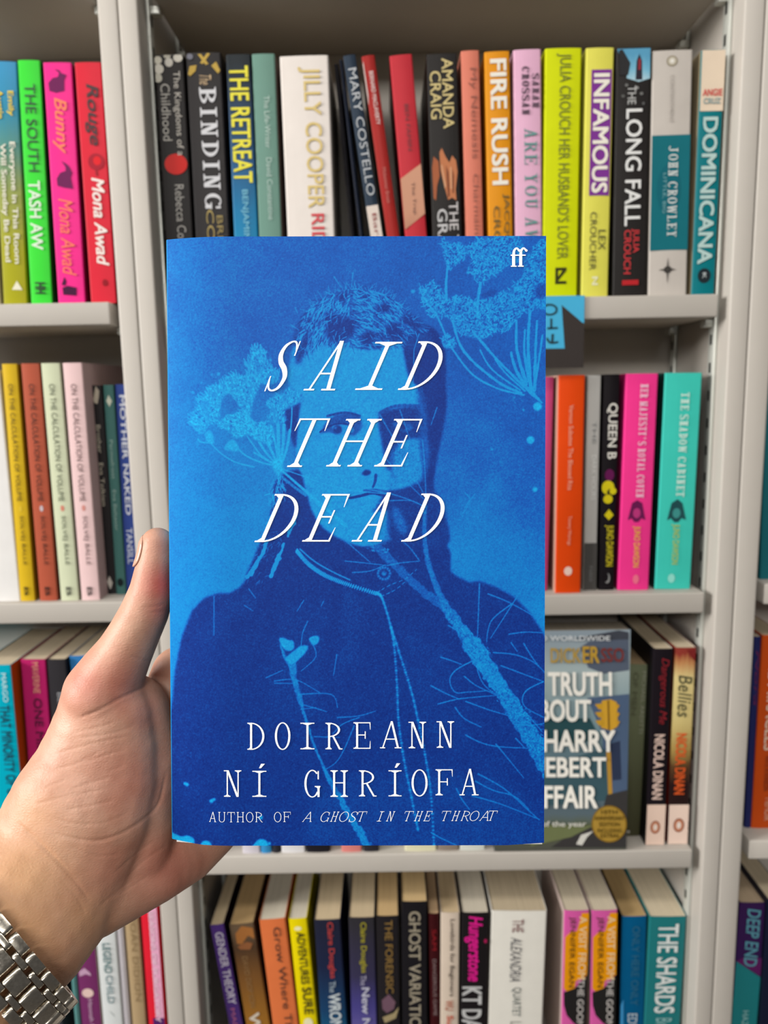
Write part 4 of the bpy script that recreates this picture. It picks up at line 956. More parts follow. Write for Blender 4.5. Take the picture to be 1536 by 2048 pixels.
# hair strokes on the crown
crown = [(596, 690), (602, 650), (622, 612), (652, 588), (690, 580), (735, 578), (782, 598), (822, 628), (846, 655), (806, 672), (790, 690), (700, 694), (640, 690), (612, 706)]
fill(crown, .34, 5, tex=.4, amt=.9)
def flow(x, y):
    """strands fall to both sides of a parting at the top"""
    if x < 700: return math.atan2(1.0 + (690 - y) * .004, -1.0 + (y - 580) * .006) if y < 690 else 1.9
    return math.atan2(.30 + (x - 700) * .0055, 1.0)
cp = smooth_pts(crown)
def strands(n, t, ln, w, jit, amt=.9, tv=.08):
    lo = cp.min(0); hi = cp.max(0); k = 0
    while k < n:
        q = lo + rng.random((200, 2)) * (hi - lo); q = q[poly_mask(cp, q[:, 0], q[:, 1])]
        for x, y in q[:n - k]:
            a = flow(x, y) + rng.normal(0, jit); l = rng.uniform(*ln); c = rng.normal(0, .12)
            pts = [(x, y), (x + math.cos(a) * l * .5, y + math.sin(a) * l * .5), (x + math.cos(a + c) * l, y + math.sin(a + c) * l)]
            line(pts, t + rng.normal(0, tv), w, w * .4, amt, sm=False); k += 1
strands(300, .14, (10, 22), 2.0, .25, .8, .04)
strands(620, .72, (9, 22), 1.7, .28)
for pts in ([(654, 622), (682, 632), (712, 646), (706, 668), (690, 684), (660, 682), (650, 655)], [(748, 612), (775, 606), (786, 617), (764, 628)], [(722, 672), (740, 660), (755, 672), (742, 690), (722, 688)], [(682, 592), (690, 586), (692, 606), (684, 612)],
            [(772, 650), (800, 646), (806, 676), (786, 682), (774, 668)], [(592, 704), (612, 668), (620, 676), (606, 716), (594, 730)], [(810, 628), (850, 652), (840, 660), (806, 646)]):
    fill(pts, .10, 4, tex=.12, amt=.95)
strands(150, .12, (8, 18), 1.5, .5, .8, .03)
strands(110, .74, (9, 20), 1.3, .5)
for _ in range(60):
    x = rng.uniform(606, 830); y = 700 - 122 * max(0, 1 - ((x - 715) / 128) ** 2) ** .5
    a = math.atan2(y - 690, x - 715) + rng.normal(0, .6); l = rng.uniform(5, 20); line([(x, y), (x + math.cos(a) * l, y + math.sin(a) * l)], .64, 1.4, .7, .8)
for a, b in (((668, 553), (682, 575)), ((706, 545), (703, 575)), ((582, 650), (598, 660)), ((590, 615), (595, 626)), ((838, 668), (828, 700)), ((828, 700), (826, 780)), ((810, 760), (822, 800))):
    line([a, b], .66, 1.6, 1.0)

# left flower head
UC = (556, 931)
heads = [[(509, 690), (529, 701), (532, 718), (544, 735), (558, 746), (552, 764), (530, 768), (509, 756), (495, 750), (498, 736), (490, 728), (500, 716)],
         [(380, 844), (386, 828), (399, 812), (396, 800), (408, 790), (420, 774), (440, 768), (452, 758), (468, 748), (486, 754), (509, 754), (520, 764), (515, 780), (506, 802), (500, 828), (488, 826), (476, 806), (465, 790), (452, 788), (442, 804), (437, 842), (418, 850), (407, 866), (394, 860)],
         [(436, 848), (452, 834), (474, 826), (496, 829), (508, 844), (532, 846), (549, 860), (544, 888), (526, 886), (512, 880), (496, 870), (476, 876), (456, 864), (446, 856)],
         [(532, 807), (543, 796), (560, 786), (582, 778), (605, 798), (584, 812), (569, 822), (571, 842), (554, 848), (534, 839), (542, 824)]]
for hp in heads:
    fill(hp, .70, 2.2, tex=.5, amt=.85)
    scatter(hp, .46, int(60 + 160 * (hp[0][0] < 500)), UC, (4, 9), 1.7, jit=.6, tv=.06)
    scatter(hp, .97, int(90 + 230 * (hp[0][0] < 500)), UC, (3, 7), 1.7, jit=.6, tv=.05)
    scatter(hp, .30, 60, UC, (3, 6), 1.4, jit=.6, tv=.05, amt=.7)
for hp in heads[:2]:
    for x, y in smooth_pts(hp, True, 3):
        a = math.atan2(y - UC[1], x - UC[0]) + rng.normal(0, .35); l = rng.uniform(3, 10); line([(x, y), (x + math.cos(a) * l, y + math.sin(a) * l)], .82, 2.2, 1.6)
for x, y, r_ in ((386, 785, 3), (437, 748, 3), (541, 720, 2.4), (493, 729, 3.4), (424, 749, 2), (403, 766, 1.6), (560, 1002, 3)): dot(x, y, r_, .8)
fill([(411, 866), (422, 862), (428, 884), (420, 888), (412, 878)], .85, 1, tex=.3); fill([(448, 896), (462, 880), (472, 884), (478, 900), (462, 902)], .85, 1, tex=.3)
for pts, a, b in (([(420, 884), (440, 905), (470, 924), (508, 934)], 2.2, 2.2), ([(396, 878), (402, 884), (420, 886)], 2.5, 2), ([(474, 894), (490, 910), (520, 924), (552, 932)], 2.4, 3), ([(494, 872), (508, 892), (524, 912), (552, 930)], 2.2, 3),
                  ([(519, 885), (532, 905), (554, 930)], 5, 3), ([(535, 885), (546, 908), (556, 930)], 6, 4), ([(556, 850), (557, 890), (558, 930)], 7, 6), ([(568, 850), (566, 890), (560, 930)], 6, 5), ([(580, 860), (574, 895), (562, 930)], 5, 5), ([(584, 815), (583, 840), (580, 870)], 2, 2),
                  ([(545, 858), (552, 895), (557, 930)], 3, 4), ([(490, 826), (500, 838), (510, 845)], 2.4, 2.4), ([(508, 905), (530, 918), (552, 930)], 3, 4), ([(558, 936), (620, 990), (690, 1050)], 3, 8), ([(558, 936), (600, 950), (640, 965), (700, 980), (775, 988)], 1.4, 1.2)):
    line(pts, .86, a, b)
fill([(548, 920), (562, 918), (566, 940), (556, 950), (546, 936)], .9, 2, tex=.3)
scatter([(535, 1000), (545, 960), (556, 942), (566, 960), (568, 990), (550, 1010)], .7, 110, (556, 925), (6, 14), 1.4, jit=.3)
line([(560, 950), (590, 975), (612, 990)], .6, 4, 7, .7)
# pale hair ribbons
for pts, a, b in (([(532, 1082), (528, 1100), (518, 1120), (506, 1138), (496, 1154)], 8, 9), ([(568, 1087), (560, 1110), (550, 1130), (542, 1152)], 8, 6), ([(592, 1010), (590, 1040), (576, 1070)], 6, 6), ([(545, 1025), (535, 1050), (528, 1072)], 5, 6)):
    line(pts, .72, a, b, rough=1.4)
scatter([(488, 1165), (512, 1110), (534, 1060), (560, 1060), (560, 1100), (530, 1160)], .5, 60, None, (5, 10), 1.1, ang=2.2, jit=.5, amt=.6)

# right flower heads
UR = (1066, 790)
rh = [[(884, 478), (905, 490), (922, 486), (930, 505), (926, 520), (904, 536), (898, 536), (890, 519)],
      [(934, 495), (950, 484), (966, 478), (1000, 473), (1036, 473), (1046, 500), (1040, 520), (1012, 532), (996, 546), (972, 560), (958, 568), (950, 552), (936, 540), (944, 520)],
      [(1074, 488), (1092, 484), (1096, 540), (1096, 612), (1074, 616), (1052, 624), (1036, 606), (1018, 588), (1030, 566), (1046, 556), (1052, 522)],
      [(838, 577), (852, 574), (864, 562), (880, 578), (894, 598), (910, 592), (926, 594), (950, 600), (980, 598), (1008, 583), (1026, 600), (1044, 622), (1030, 642), (1014, 660), (990, 664), (966, 676), (940, 672), (918, 664), (903, 640), (884, 632), (862, 634), (848, 612)],
      [(884, 678), (896, 672), (908, 682), (904, 694), (890, 694)]]
for k, hp in enumerate(rh):
    fill(hp, .56, 3, tex=.6, amt=.85)
    scatter(hp, .24, (60, 230, 200, 330, 10)[k], None, (3, 8), 1.9, ang=-1.6, jit=1.3, tv=.05, amt=.75)
    scatter(hp, .84, (80, 300, 250, 480, 40)[k], None, (3, 7), 1.6, ang=-1.6, jit=1.3, tv=.08)
    scatter(hp, .22, (20, 80, 70, 110, 3)[k], None, (2, 5), 1.6, ang=-1.6, jit=1.3, tv=.04, amt=.7)
    for x, y in smooth_pts(hp, True, 3):
        a = rng.uniform(0, 6.28); l = rng.uniform(3, 8); line([(x, y), (x + math.cos(a) * l, y + math.sin(a) * l)], .7, 2.0, 1.4)
fill([(962, 590), (985, 580), (996, 586), (975, 596)], .22, 2, tex=.15); fill([(1070, 575), (1090, 568), (1092, 592), (1074, 596)], .22, 3, tex=.15)
for x, y, r_ in ((826, 583, 4), (936, 545, 3), (948, 548, 3), (862, 566, 2), (1030, 575, 3)): dot(x, y, r_, .75)
for pts, a, b in (([(895, 533), (892, 570), (893, 598)], 4, 5), ([(961, 566), (956, 600), (955, 634)], 5, 5), ([(840, 578), (850, 600), (874, 632), (893, 676)], 2.4, 3.4), ([(905, 642), (928, 703), (993, 762), (1042, 786)], 4, 5), ([(955, 674), (993, 718), (1048, 773)], 4.5, 5),
                  ([(902, 694), (943, 747), (993, 776), (1048, 790)], 3.4, 3), ([(1033, 642), (1034, 700), (1053, 768)], 4, 7), ([(1060, 622), (1056, 694), (1062, 778)], 5, 7), ([(1074, 642), (1071, 700), (1069, 780)], 3.5, 6), ([(1050, 660), (1049, 709), (1060, 770)], 3, 6),
                  ([(1085, 670), (1078, 720), (1070, 770)], 3, 4), ([(1022, 705), (1032, 740), (1056, 780)], 4, 7), ([(990, 718), (1010, 745), (1050, 782)], 3, 3), ([(1060, 780), (1070, 792), (1084, 806)], 12, 2), ([(960, 700), (985, 740), (1040, 780)], 2.5, 3), ([(944, 462), (956, 478), (966, 490)], 3, 3)):
    line(pts, .74, a, b, rough=.5)
# drops
for x, y, r_ in ((1075, 813, 8.5), (1061, 880, 7.5), (1070, 979, 4.6), (1047, 820, 2.2), (1028, 795, 1.2), (984, 899, 1.8), (412, 1692, 11), (523, 1692, 14), (515, 1698, 12), (539, 1687, 3), (374, 1569, 3.6), (370, 1567, 3), (423, 1602, 4), (428, 1599, 3), (522, 1635, 4)): dot(x, y, r_, .92)
fill([(338, 1664), (352, 1669), (364, 1673), (374, 1671), (386, 1676), (389, 1684), (384, 1692), (360, 1696), (336, 1690)], .92, 1)
# main stem with its fuzz
line([(738, 1082), (766, 1106), (806, 1146), (850, 1186), (892, 1216)], .36, 14, 17, .9, rough=.5, tex=.3)
line([(850, 1010), (849, 1060), (853, 1110), (864, 1150), (880, 1190), (896, 1220)], .46, 6, 12, .95, rough=.4, tex=.3)
line([(888, 1208), (916, 1250), (944, 1290)], .52, 16, 26, rough=.5, tex=.5)
line([(944, 1290), (962, 1316), (982, 1346), (1000, 1375)], .58, 36, 27, rough=.5, tex=.5)
line([(998, 1372), (1022, 1406), (1040, 1440), (1058, 1468), (1078, 1500), (1100, 1540)], .50, 28, 38, rough=.4, tex=.5)
scatter([(890, 1210), (930, 1250), (980, 1300), (1010, 1370), (1096, 1470), (1096, 1540), (1050, 1480), (980, 1380), (930, 1300)], .34, 300, None, (3, 7), 1.2, ang=.9, jit=.8, amt=.7)
scatter([(890, 1210), (930, 1250), (980, 1300), (1010, 1370), (1096, 1470), (1096, 1540), (1050, 1480), (980, 1380), (930, 1300)], .78, 240, None, (3, 8), 1.2, ang=.9, jit=.6, amt=.7)
def Z6(*p): return [(860 + x / 3.79, 1160 + y / 3.79) for x, y in p]
for pts in (Z6((375, 30), (368, 220), (360, 430)), Z6((730, 10), (620, 190), (460, 440)), Z6((620, 180), (480, 290), (440, 380), (430, 470)), Z6((440, 105), (600, 170), (800, 280)), Z6((600, 410), (720, 395), (850, 400)), Z6((615, 475), (660, 540)), Z6((710, 480), (770, 580), (830, 660)),
            Z6((480, 550), (640, 565), (780, 620), (870, 700)), Z6((140, 345), (220, 390)), Z6((350, 600), (200, 680), (150, 760), (190, 850), (280, 850), (420, 840)), Z6((260, 730), (350, 800), (500, 870)), Z6((5, 800), (120, 860), (215, 900)), Z6((60, 940), (230, 900), (500, 875)),
            Z6((270, 920), (450, 985), (620, 1035)), Z6((190, 965), (260, 1050), (390, 1115)), Z6((270, 1175), (380, 1230), (510, 1262), (740, 1275)), Z6((500, 1245), (580, 1340), (710, 1500)), Z6((860, 770), (740, 830), (700, 900), (730, 970), (870, 1045)), Z6((540, 650), (700, 710), (860, 770)),
            Z6((365, 1470), (560, 1580), (740, 1740), (830, 1820)), Z6((345, 1525), (480, 1595), (640, 1640), (750, 1740)), Z6((320, 1635), (540, 1700), (830, 1815)), Z6((200, 1580), (240, 1660), (300, 1740)), Z6((640, 1095), (780, 1100), (870, 1085)), Z6((650, 1200), (720, 1275)), Z6((10, 1915), (90, 1960), (200, 2010)), Z6((720, 1000), (800, 1090), (850, 1150)),
            Z6((80, 585), (160, 610), (240, 640)), Z6((370, 610), (360, 680), (400, 780), (470, 850)), Z6((395, 640), (420, 730))):
    line(pts, .58, 2.6, 1.5, .9)
for pts in ([(688, 1078), (712, 1100), (740, 1124)], [(690, 1122), (730, 1126), (775, 1131)], [(705, 1145), (740, 1142), (770, 1130)], [(775, 1131), (800, 1126), (840, 1122)], [(838, 1120), (820, 1096), (800, 1078)], [(746, 940), (780, 965), (806, 976)], [(770, 915), (800, 950), (850, 1000)], [(815, 935), (835, 965), (846, 985)],
            [(845, 880), (850, 940), (852, 1010)], [(775, 985), (820, 1000), (850, 1014)], [(760, 830), (790, 880), (820, 910)], [(800, 820), (810, 850), (820, 880)], [(874, 815), (862, 850)], [(650, 960), (720, 975), (790, 990)], [(770, 1002), (820, 1001), (846, 1012)], [(930, 985), (940, 1000), (928, 1025)], [(950, 988), (934, 1008), (926, 1026)]):
    line(pts, .62, 2.2, 1.4, .8)
# necklace and brooch
for k, (x, y) in enumerate(smooth_pts([(593, 1101), (617, 1128), (649, 1150), (693, 1168), (753, 1187)], False, 14)): line([(x - 1.5, y + 3), (x + 1.5, y - 3)], .84, 2.0, 2.0)
line([(593, 1101), (617, 1128), (649, 1150), (693, 1168), (753, 1187)], .5, 4, 3); line([(600, 1098), (628, 1122), (662, 1142), (700, 1160)], .66, 2.5, 2.5)
for pts in ([(755, 1187), (764, 1196), (778, 1240), (788, 1290), (794, 1370), (797, 1440), (808, 1520), (822, 1590), (836, 1660)], [(782, 1255), (800, 1310), (822, 1380), (836, 1440), (852, 1520), (862, 1590), (868, 1690)]):
    for k, (x, y) in enumerate(smooth_pts(pts, False, 14)):
        dot(x, y, 1.9 if k % 3 else 2.7, .86, 6)
line([(756, 1184), (780, 1170), (810, 1158), (833, 1139)], .6, 1.8, 1.2, dash=1); line([(764, 1192), (790, 1180), (812, 1162)], .6, 1.6, 1.2, dash=1)
for i in range(14):
    a = 2 * math.pi * i / 14; dot(768 + 12 * math.cos(a), 1147 + 12 * math.sin(a), 2.3, .74, 6)
dot(768, 1147, 4.5, .62, 8); dot(769, 1145, 2, .2, 8)
scatter([(720, 1086), (750, 1088), (780, 1100), (776, 1106), (740, 1100)], .6, 30, None, (3, 6), 2, ang=.4, jit=.8)
# small plant at the lower left
fill([(558, 1278), (568, 1276), (576, 1280), (586, 1282), (588, 1296), (578, 1302), (566, 1296)], .78, 1.4, tex=.4); fill([(590, 1300), (602, 1292), (616, 1292), (612, 1304), (600, 1316), (590, 1326), (580, 1330), (570, 1318), (580, 1308)], .78, 1.4, tex=.4); fill([(618, 1278), (628, 1272), (638, 1274), (636, 1286), (626, 1290)], .78, 1.4, tex=.3)
for pts, a, b in (([(561, 1290), (570, 1315), (584, 1340)], 3, 5), ([(584, 1328), (590, 1362), (602, 1406)], 13, 7), ([(602, 1406), (612, 1440), (620, 1462)], 6, 2), ([(612, 1440), (628, 1490), (650, 1540)], 3, 4), ([(650, 1540), (666, 1574), (682, 1598)], 6, 10), ([(680, 1594), (700, 1634), (722, 1668), (742, 1704)], 9, 15)):
    line(pts, .56, a, b, rough=.9, tex=.45)
def Z8(*p): return [(320 + x / 3.0125, 1040 + y / 3.0125) for x, y in p]
for pts in (Z8((890, 610), (860, 680), (850, 760)), Z8((905, 720), (940, 820), (850, 910)), Z8((640, 950), (740, 905)), Z8((690, 970), (780, 960), (850, 975), (970, 1045)), Z8((690, 983), (830, 985)), Z8((840, 1050), (1030, 1050), (1070, 1130)), Z8((850, 1110), (940, 1135), (1005, 1155)), Z8((850, 1140), (940, 1130)),
            Z8((1065, 810), (1045, 940)), Z8((865, 485), (825, 550)), Z8((985, 490), (970, 520)), Z8((930, 1305), (1080, 1310)), Z8((1070, 1190), (1200, 1180), (1300, 1150)), Z8((1200, 1190), (1100, 1230), (1040, 1290)), Z8((1170, 1240), (1110, 1380), (1060, 1460), (985, 1510)), Z8((325, 460), (325, 695)), Z8((535, 415), (575, 470)), Z8((510, 515), (560, 548))):
    line(pts, .56, 2.4, 1.4, .85)
lo_ = vnoise(26, 21)
ink = np.clip(ink + (vnoise(1.5, 22) - .5) * (.05 + .16 * np.clip(ink - .1, 0, .7)) + (vnoise(3.2, 23) - .5) * .05 + (lo_ - .5) * .03, 0, 1)

# ---- shape of the book
ZT, ZB = .2822, .2880
_tl, _tr, _bl, _br = atz(328, 473, ZT), atz(1091, 472.5, ZT), atz(341, 1692, ZB), atz(1089, 1689.5, ZB)
ux = (_tr - _tl) + (_br - _bl); ux /= np.linalg.norm(ux)
vy = (_tl - _bl) + (_tr - _br); vy -= ux * vy.dot(ux); vy /= np.linalg.norm(vy)
into = np.cross(vy, ux)
into /= np.linalg.norm(into)
if into.dot(_n @ RCW.T if False else RCW @ np.array([0, 0, -1.0])) < 0: into = -into
BW = (np.linalg.norm(_tr - _tl) + np.linalg.norm(_br - _bl)) / 2
BH = (np.linalg.norm(_tl - _bl) + np.linalg.norm(_tr - _br)) / 2
BO = (_tl + _tr + _bl + _br) / 4 - ux * BW / 2 - vy * BH / 2
BD = .0255
hb = empty('hardcover_book', (0, 0, 0))
hb.matrix_world = Matrix([[ux[i], into[i], vy[i], BO[i]] for i in range(3)] + [[0, 0, 0, 1]])
tag(hb, 'blue hardcover book with white italic title over a blue portrait, held up in a hand', 'book')

def curl(u):
    return .0034 * np.clip(1 - u / .024, 0, 1) ** 2
def jacket_mat():
    m, nt, b = new_mat('printed_jacket')
    at_ = nt.nodes.new('ShaderNodeAttribute'); at_.attribute_name = 'ink'
    tc = nt.nodes.new('ShaderNodeTexCoord')
    no = nt.nodes.new('ShaderNodeTexNoise'); no.inputs['Scale'].default_value = 1500; no.inputs['Detail'].default_value = 3
    nt.links.new(tc.outputs['Object'], no.inputs['Vector'])
    ma = nt.nodes.new('ShaderNodeMath'); ma.operation = 'MULTIPLY_ADD'; ma.inputs[1].default_value = .28
    sb = nt.nodes.new('ShaderNodeMath'); sb.operation = 'SUBTRACT'; sb.inputs[1].default_value = .14
    nt.links.new(no.outputs['Fac'], ma.inputs[0]); nt.links.new(at_.outputs['Fac'], sb.inputs[0]); nt.links.new(sb.outputs[0], ma.inputs[2])
    cr = nt.nodes.new('ShaderNodeValToRGB'); e = cr.color_ramp.elements
    st = [(0, (6, 42, 130)), (.12, (10, 56, 148)), (.36, (12, 94, 194)), (.62, (12, 140, 222)), (.84, (18, 162, 232)), (1, (18, 188, 250))]
    while len(e) < len(st): e.new(.5)
    for k, (p, c) in enumerate(st): e[k].position = p; e[k].color = lin(c) + [1]
    nt.links.new(ma.outputs[0], cr.inputs[0]); nt.links.new(cr.outputs[0], b.inputs['Base Color'])
    b.inputs['Roughness'].default_value = .5; b.inputs['Specular IOR Level'].default_value = .12
    return m

def jacket():
    NU, NV = 560, 900
    us = np.linspace(0, 1, NU) * BW; vs = np.linspace(0, 1, NV)
    U, V = np.meshgrid(us, vs)
    vb = .0011 * np.clip(1 - U / .012, 0, 1) + .0009 * np.clip((U - BW * .9) / (BW * .1), 0, 1)
    Vm = vb + V * (BH - vb)
    Wd = curl(U) - .0001
    # far edge of the front board rolls a little
    P = np.stack([U, Wd, Vm], -1)
    world_p = BO + P[..., :1] * ux + P[..., 1:2] * into + P[..., 2:] * vy
    pix = project(world_p)
    X = np.clip(pix[..., 0] - CX0, 0, CW - 1.01); Y = np.clip(pix[..., 1] - CY0, 0, CH - 1.01)
    xi, yi = X.astype(int), Y.astype(int); fx, fy = X - xi, Y - yi
    A = (ink[yi, xi] * (1 - fx) + ink[yi, xi + 1] * fx) * (1 - fy) + (ink[yi + 1, xi] * (1 - fx) + ink[yi + 1, xi + 1] * fx) * fy
    # spine and back: rounded section behind the left edge
    c0 = float(curl(np.array(0.0))); sec = []
    for i in range(1, 15):
        a = math.pi * i / 14 ; sec.append((-.0012 * math.sin(a), c0 + (BD - 2 * .0002 - c0 * 1.3) * (1 - math.cos(a)) / 2))
    for u in (.01, .03, .08, BW): sec.append((u, BD))
    sec = np.array(sec); ns = len(sec)
    nv2 = 40
    V2 = np.linspace(0, 1, nv2)
    SP = np.zeros((nv2, ns + 1, 3)); SP[:, 0] = (0, c0 - .0001, 0); SP[:, 1:, :2] = sec[None]; SP[:, :, 2] = (.0011 + V2 * (BH - .0011))[:, None]
    v = np.concatenate([P.reshape(-1, 3), SP.reshape(-1, 3)])
    i0 = (np.arange(NV - 1)[:, None] * NU + np.arange(NU - 1)[None]).ravel()
    q1 = np.stack([i0, i0 + 1, i0 + NU + 1, i0 + NU], 1)
    n1 = NU * NV; m1 = ns + 1
    j0 = (np.arange(nv2 - 1)[:, None] * m1 + np.arange(m1 - 1)[None]).ravel() + n1
    q2 = np.stack([j0 + 1, j0, j0 + m1, j0 + m1 + 1], 1)
    q = np.concatenate([q1, q2]).astype(np.int32)
    me = bpy.data.meshes.new('dust_jacket')
    me.vertices.add(len(v)); me.vertices.foreach_set('co', v.astype(np.float32).ravel())
    me.loops.add(q.size); me.loops.foreach_set('vertex_index', q.ravel())
    me.polygons.add(len(q)); me.polygons.foreach_set('loop_start', (np.arange(len(q)) * 4).astype(np.int32)); me.polygons.foreach_set('loop_total', np.full(len(q), 4, np.int32))
    me.update(calc_edges=True)
    at_ = me.attributes.new('ink', 'FLOAT', 'POINT')
    at_.data.foreach_set('value', np.concatenate([A.ravel(), np.full(SP.shape[0] * SP.shape[1], .8)]).astype(np.float32))
    me.polygons.foreach_set('use_smooth', [True] * len(q))
    me.materials.append(jacket_mat())
    return link_mesh('dust_jacket', me, hb)
jk = jacket()
boards = MB(); wb = mat((262, 262, 260), .6, .3)
boards.box(.024, .0003, .0002, BW - .0006, .0030, BH - .0006, wb); boards.box(.004, BD - .0030, .0002, BW - .0006, BD - .0004, BH - .0006, wb)
boards.box(.0004, .0048, .0002, .0024, BD - .002, BH - .0006, wb)
boards.box(.002, .0042, .0002, .026, .0062, BH - .0006, wb)
boards.add([(.0016, .0032, .0001), (.011, .0014, .0001), (.011, .0044, .0001), (.0016, .0050, .0001), (.0016, .0032, .004), (.011, .0014, .004), (.011, .0044, .004), (.0016, .0050, .004)], [(0, 3, 2, 1), (4, 5, 6, 7), (0, 1, 5, 4), (1, 2, 6, 5), (2, 3, 7, 6), (3, 0, 4, 7)], wb)
boards.build('case_boards', hb)
pb = MB(); pb.box(.0030, .0064, .0032, BW - .004, BD - .0031, BH - .0034, pages_mat((226, 216, 196), 1400)); pb.build('page_block', hb)

def cov(px, py, off=.0004):
    """photograph pixel -> local point of the front cover"""
    d = ray(px, py); n_ = into; t_ = (BO - CAM).dot(n_) / d.dot(n_); p = CAM + d * t_ - BO
    u = p.dot(ux); return (u, float(curl(np.array(u))) - off, p.dot(vy))
white = mat((286, 286, 282), .45, .3, vary=.01)
def set_glyph(mb, ch, x0, y0, x1, y1, shear, T_, t_, s_):
    Hh = y1 - y0
    a_, b_ = .12, 1.4                        # natural width that fills the measured slanted box
    for _ in range(30):
        w = (a_ + b_) / 2
        xs = [px + shear * py for q in serif_glyph(ch, w, T_, t_, s_) for px, py in q if py <= 1.001]
        if max(xs) - min(xs) > (x1 - x0) / Hh: b_ = w
        else: a_ = w
    polys = serif_glyph(ch, w, T_, t_, s_)
    pts = [(px + shear * py, py) for q in polys for px, py in q]
    base = [p for p in pts if p[1] <= 1.001]
    lo = min(p[0] for p in base); hi = max(p[0] for p in base)
    for k_, q in enumerate(polys):
        V = [cov(x0 + (px + shear * py - lo) / (hi - lo) * (x1 - x0), y1 - py * Hh, .0003 + .000005 * k_) for px, py in q]
        mb.add(V, [list(range(len(V)))], white)
tm = MB()
for ch, x0, y0, x1, y1 in (('S', 529, 682, 602, 783), ('A', 607, 682, 688, 781), ('I', 710, 684, 805, 780), ('D', 795.5, 683, 885, 780),
                           ('T', 574, 837, 661, 934), ('H', 652, 838, 764, 933), ('E', 748, 838, 845, 933),
                           ('D', 509, 988, 597, 1084), ('E', 604, 988, 700, 1083), ('A', 703, 985, 782, 1083), ('D', 802, 987, 889, 1083)):
    set_glyph(tm, ch, x0, y0, x1, y1, .43, .082, .032, .11)
tm.build('title_lettering', jk)
am = MB()
for ch, x0, x1, y0, y1 in (('D', 495, 529, 1445, 1499), ('O', 550, 581, 1444, 1499), ('I', 601, 629, 1445, 1498), ('R', 651, 685, 1445, 1498), ('E', 707, 741, 1444, 1497), ('A', 760, 803, 1442, 1496), ('N', 817, 852, 1443, 1496), ('N', 873, 908, 1442, 1495),
                           ('N', 448, 483, 1540, 1593), ('\u00cd', 505, 533, 1541, 1593), ('G', 609, 641, 1539, 1594), ('H', 661, 696, 1540, 1593), ('R', 718, 753, 1540, 1592), ('\u00cd', 777, 803, 1540, 1592), ('O', 823, 855, 1538, 1592), ('F', 871, 905, 1538, 1590), ('A', 919, 957, 1537, 1590)):
    set_glyph(am, ch, x0, y0, x1, y1, 0.0, .076, .038, .10)
x = 418.0
for k, ch in enumerate('AUTHOR OF A GHOST IN THE THROAT'):
    if ch != ' ':
        yb = 1644 - 3.2 * k / 30; it = k >= 10
        set_glyph(am, ch, x, yb - 20, x + (19 if it else 14.5) - (3 if ch == 'I' else 0), yb, .36 if it else 0.0, .062, .042, .075)
    x += 18.62
am.build('author_lettering', jk)
pm = MB()
nl = [0]
def ff(x0):
    def ln(pts, ws):
        nl[0] += 1
        for q in _path(pts, ws):
            V = [cov(a, b, .0003 + .00002 * nl[0]) for a, b in q]; pm.add(V, [(0, 1, 2, 3)], white)
    ln([(x0 + 11, 502), (x0 + 6, 497), (x0 + 1, 502), (x0, 512), (x0, 532)], [4, 3.4, 4.6, 6, 6])
    ln([(x0 - 6, 511), (x0 + 10, 511)], [2.4, 2.4]); ln([(x0 - 5.5, 533), (x0 + 6, 533)], [2.2, 2.2])
    V = [cov(x0 + 11 + 2.6 * math.cos(a), 502 + 2.6 * math.sin(a), .0006) for a in [2 * math.pi * i / 12 for i in range(12)]]; pm.add(V, [list(range(12))], white)
ff(1027); ff(1041); pm.build('publisher_mark', jk)

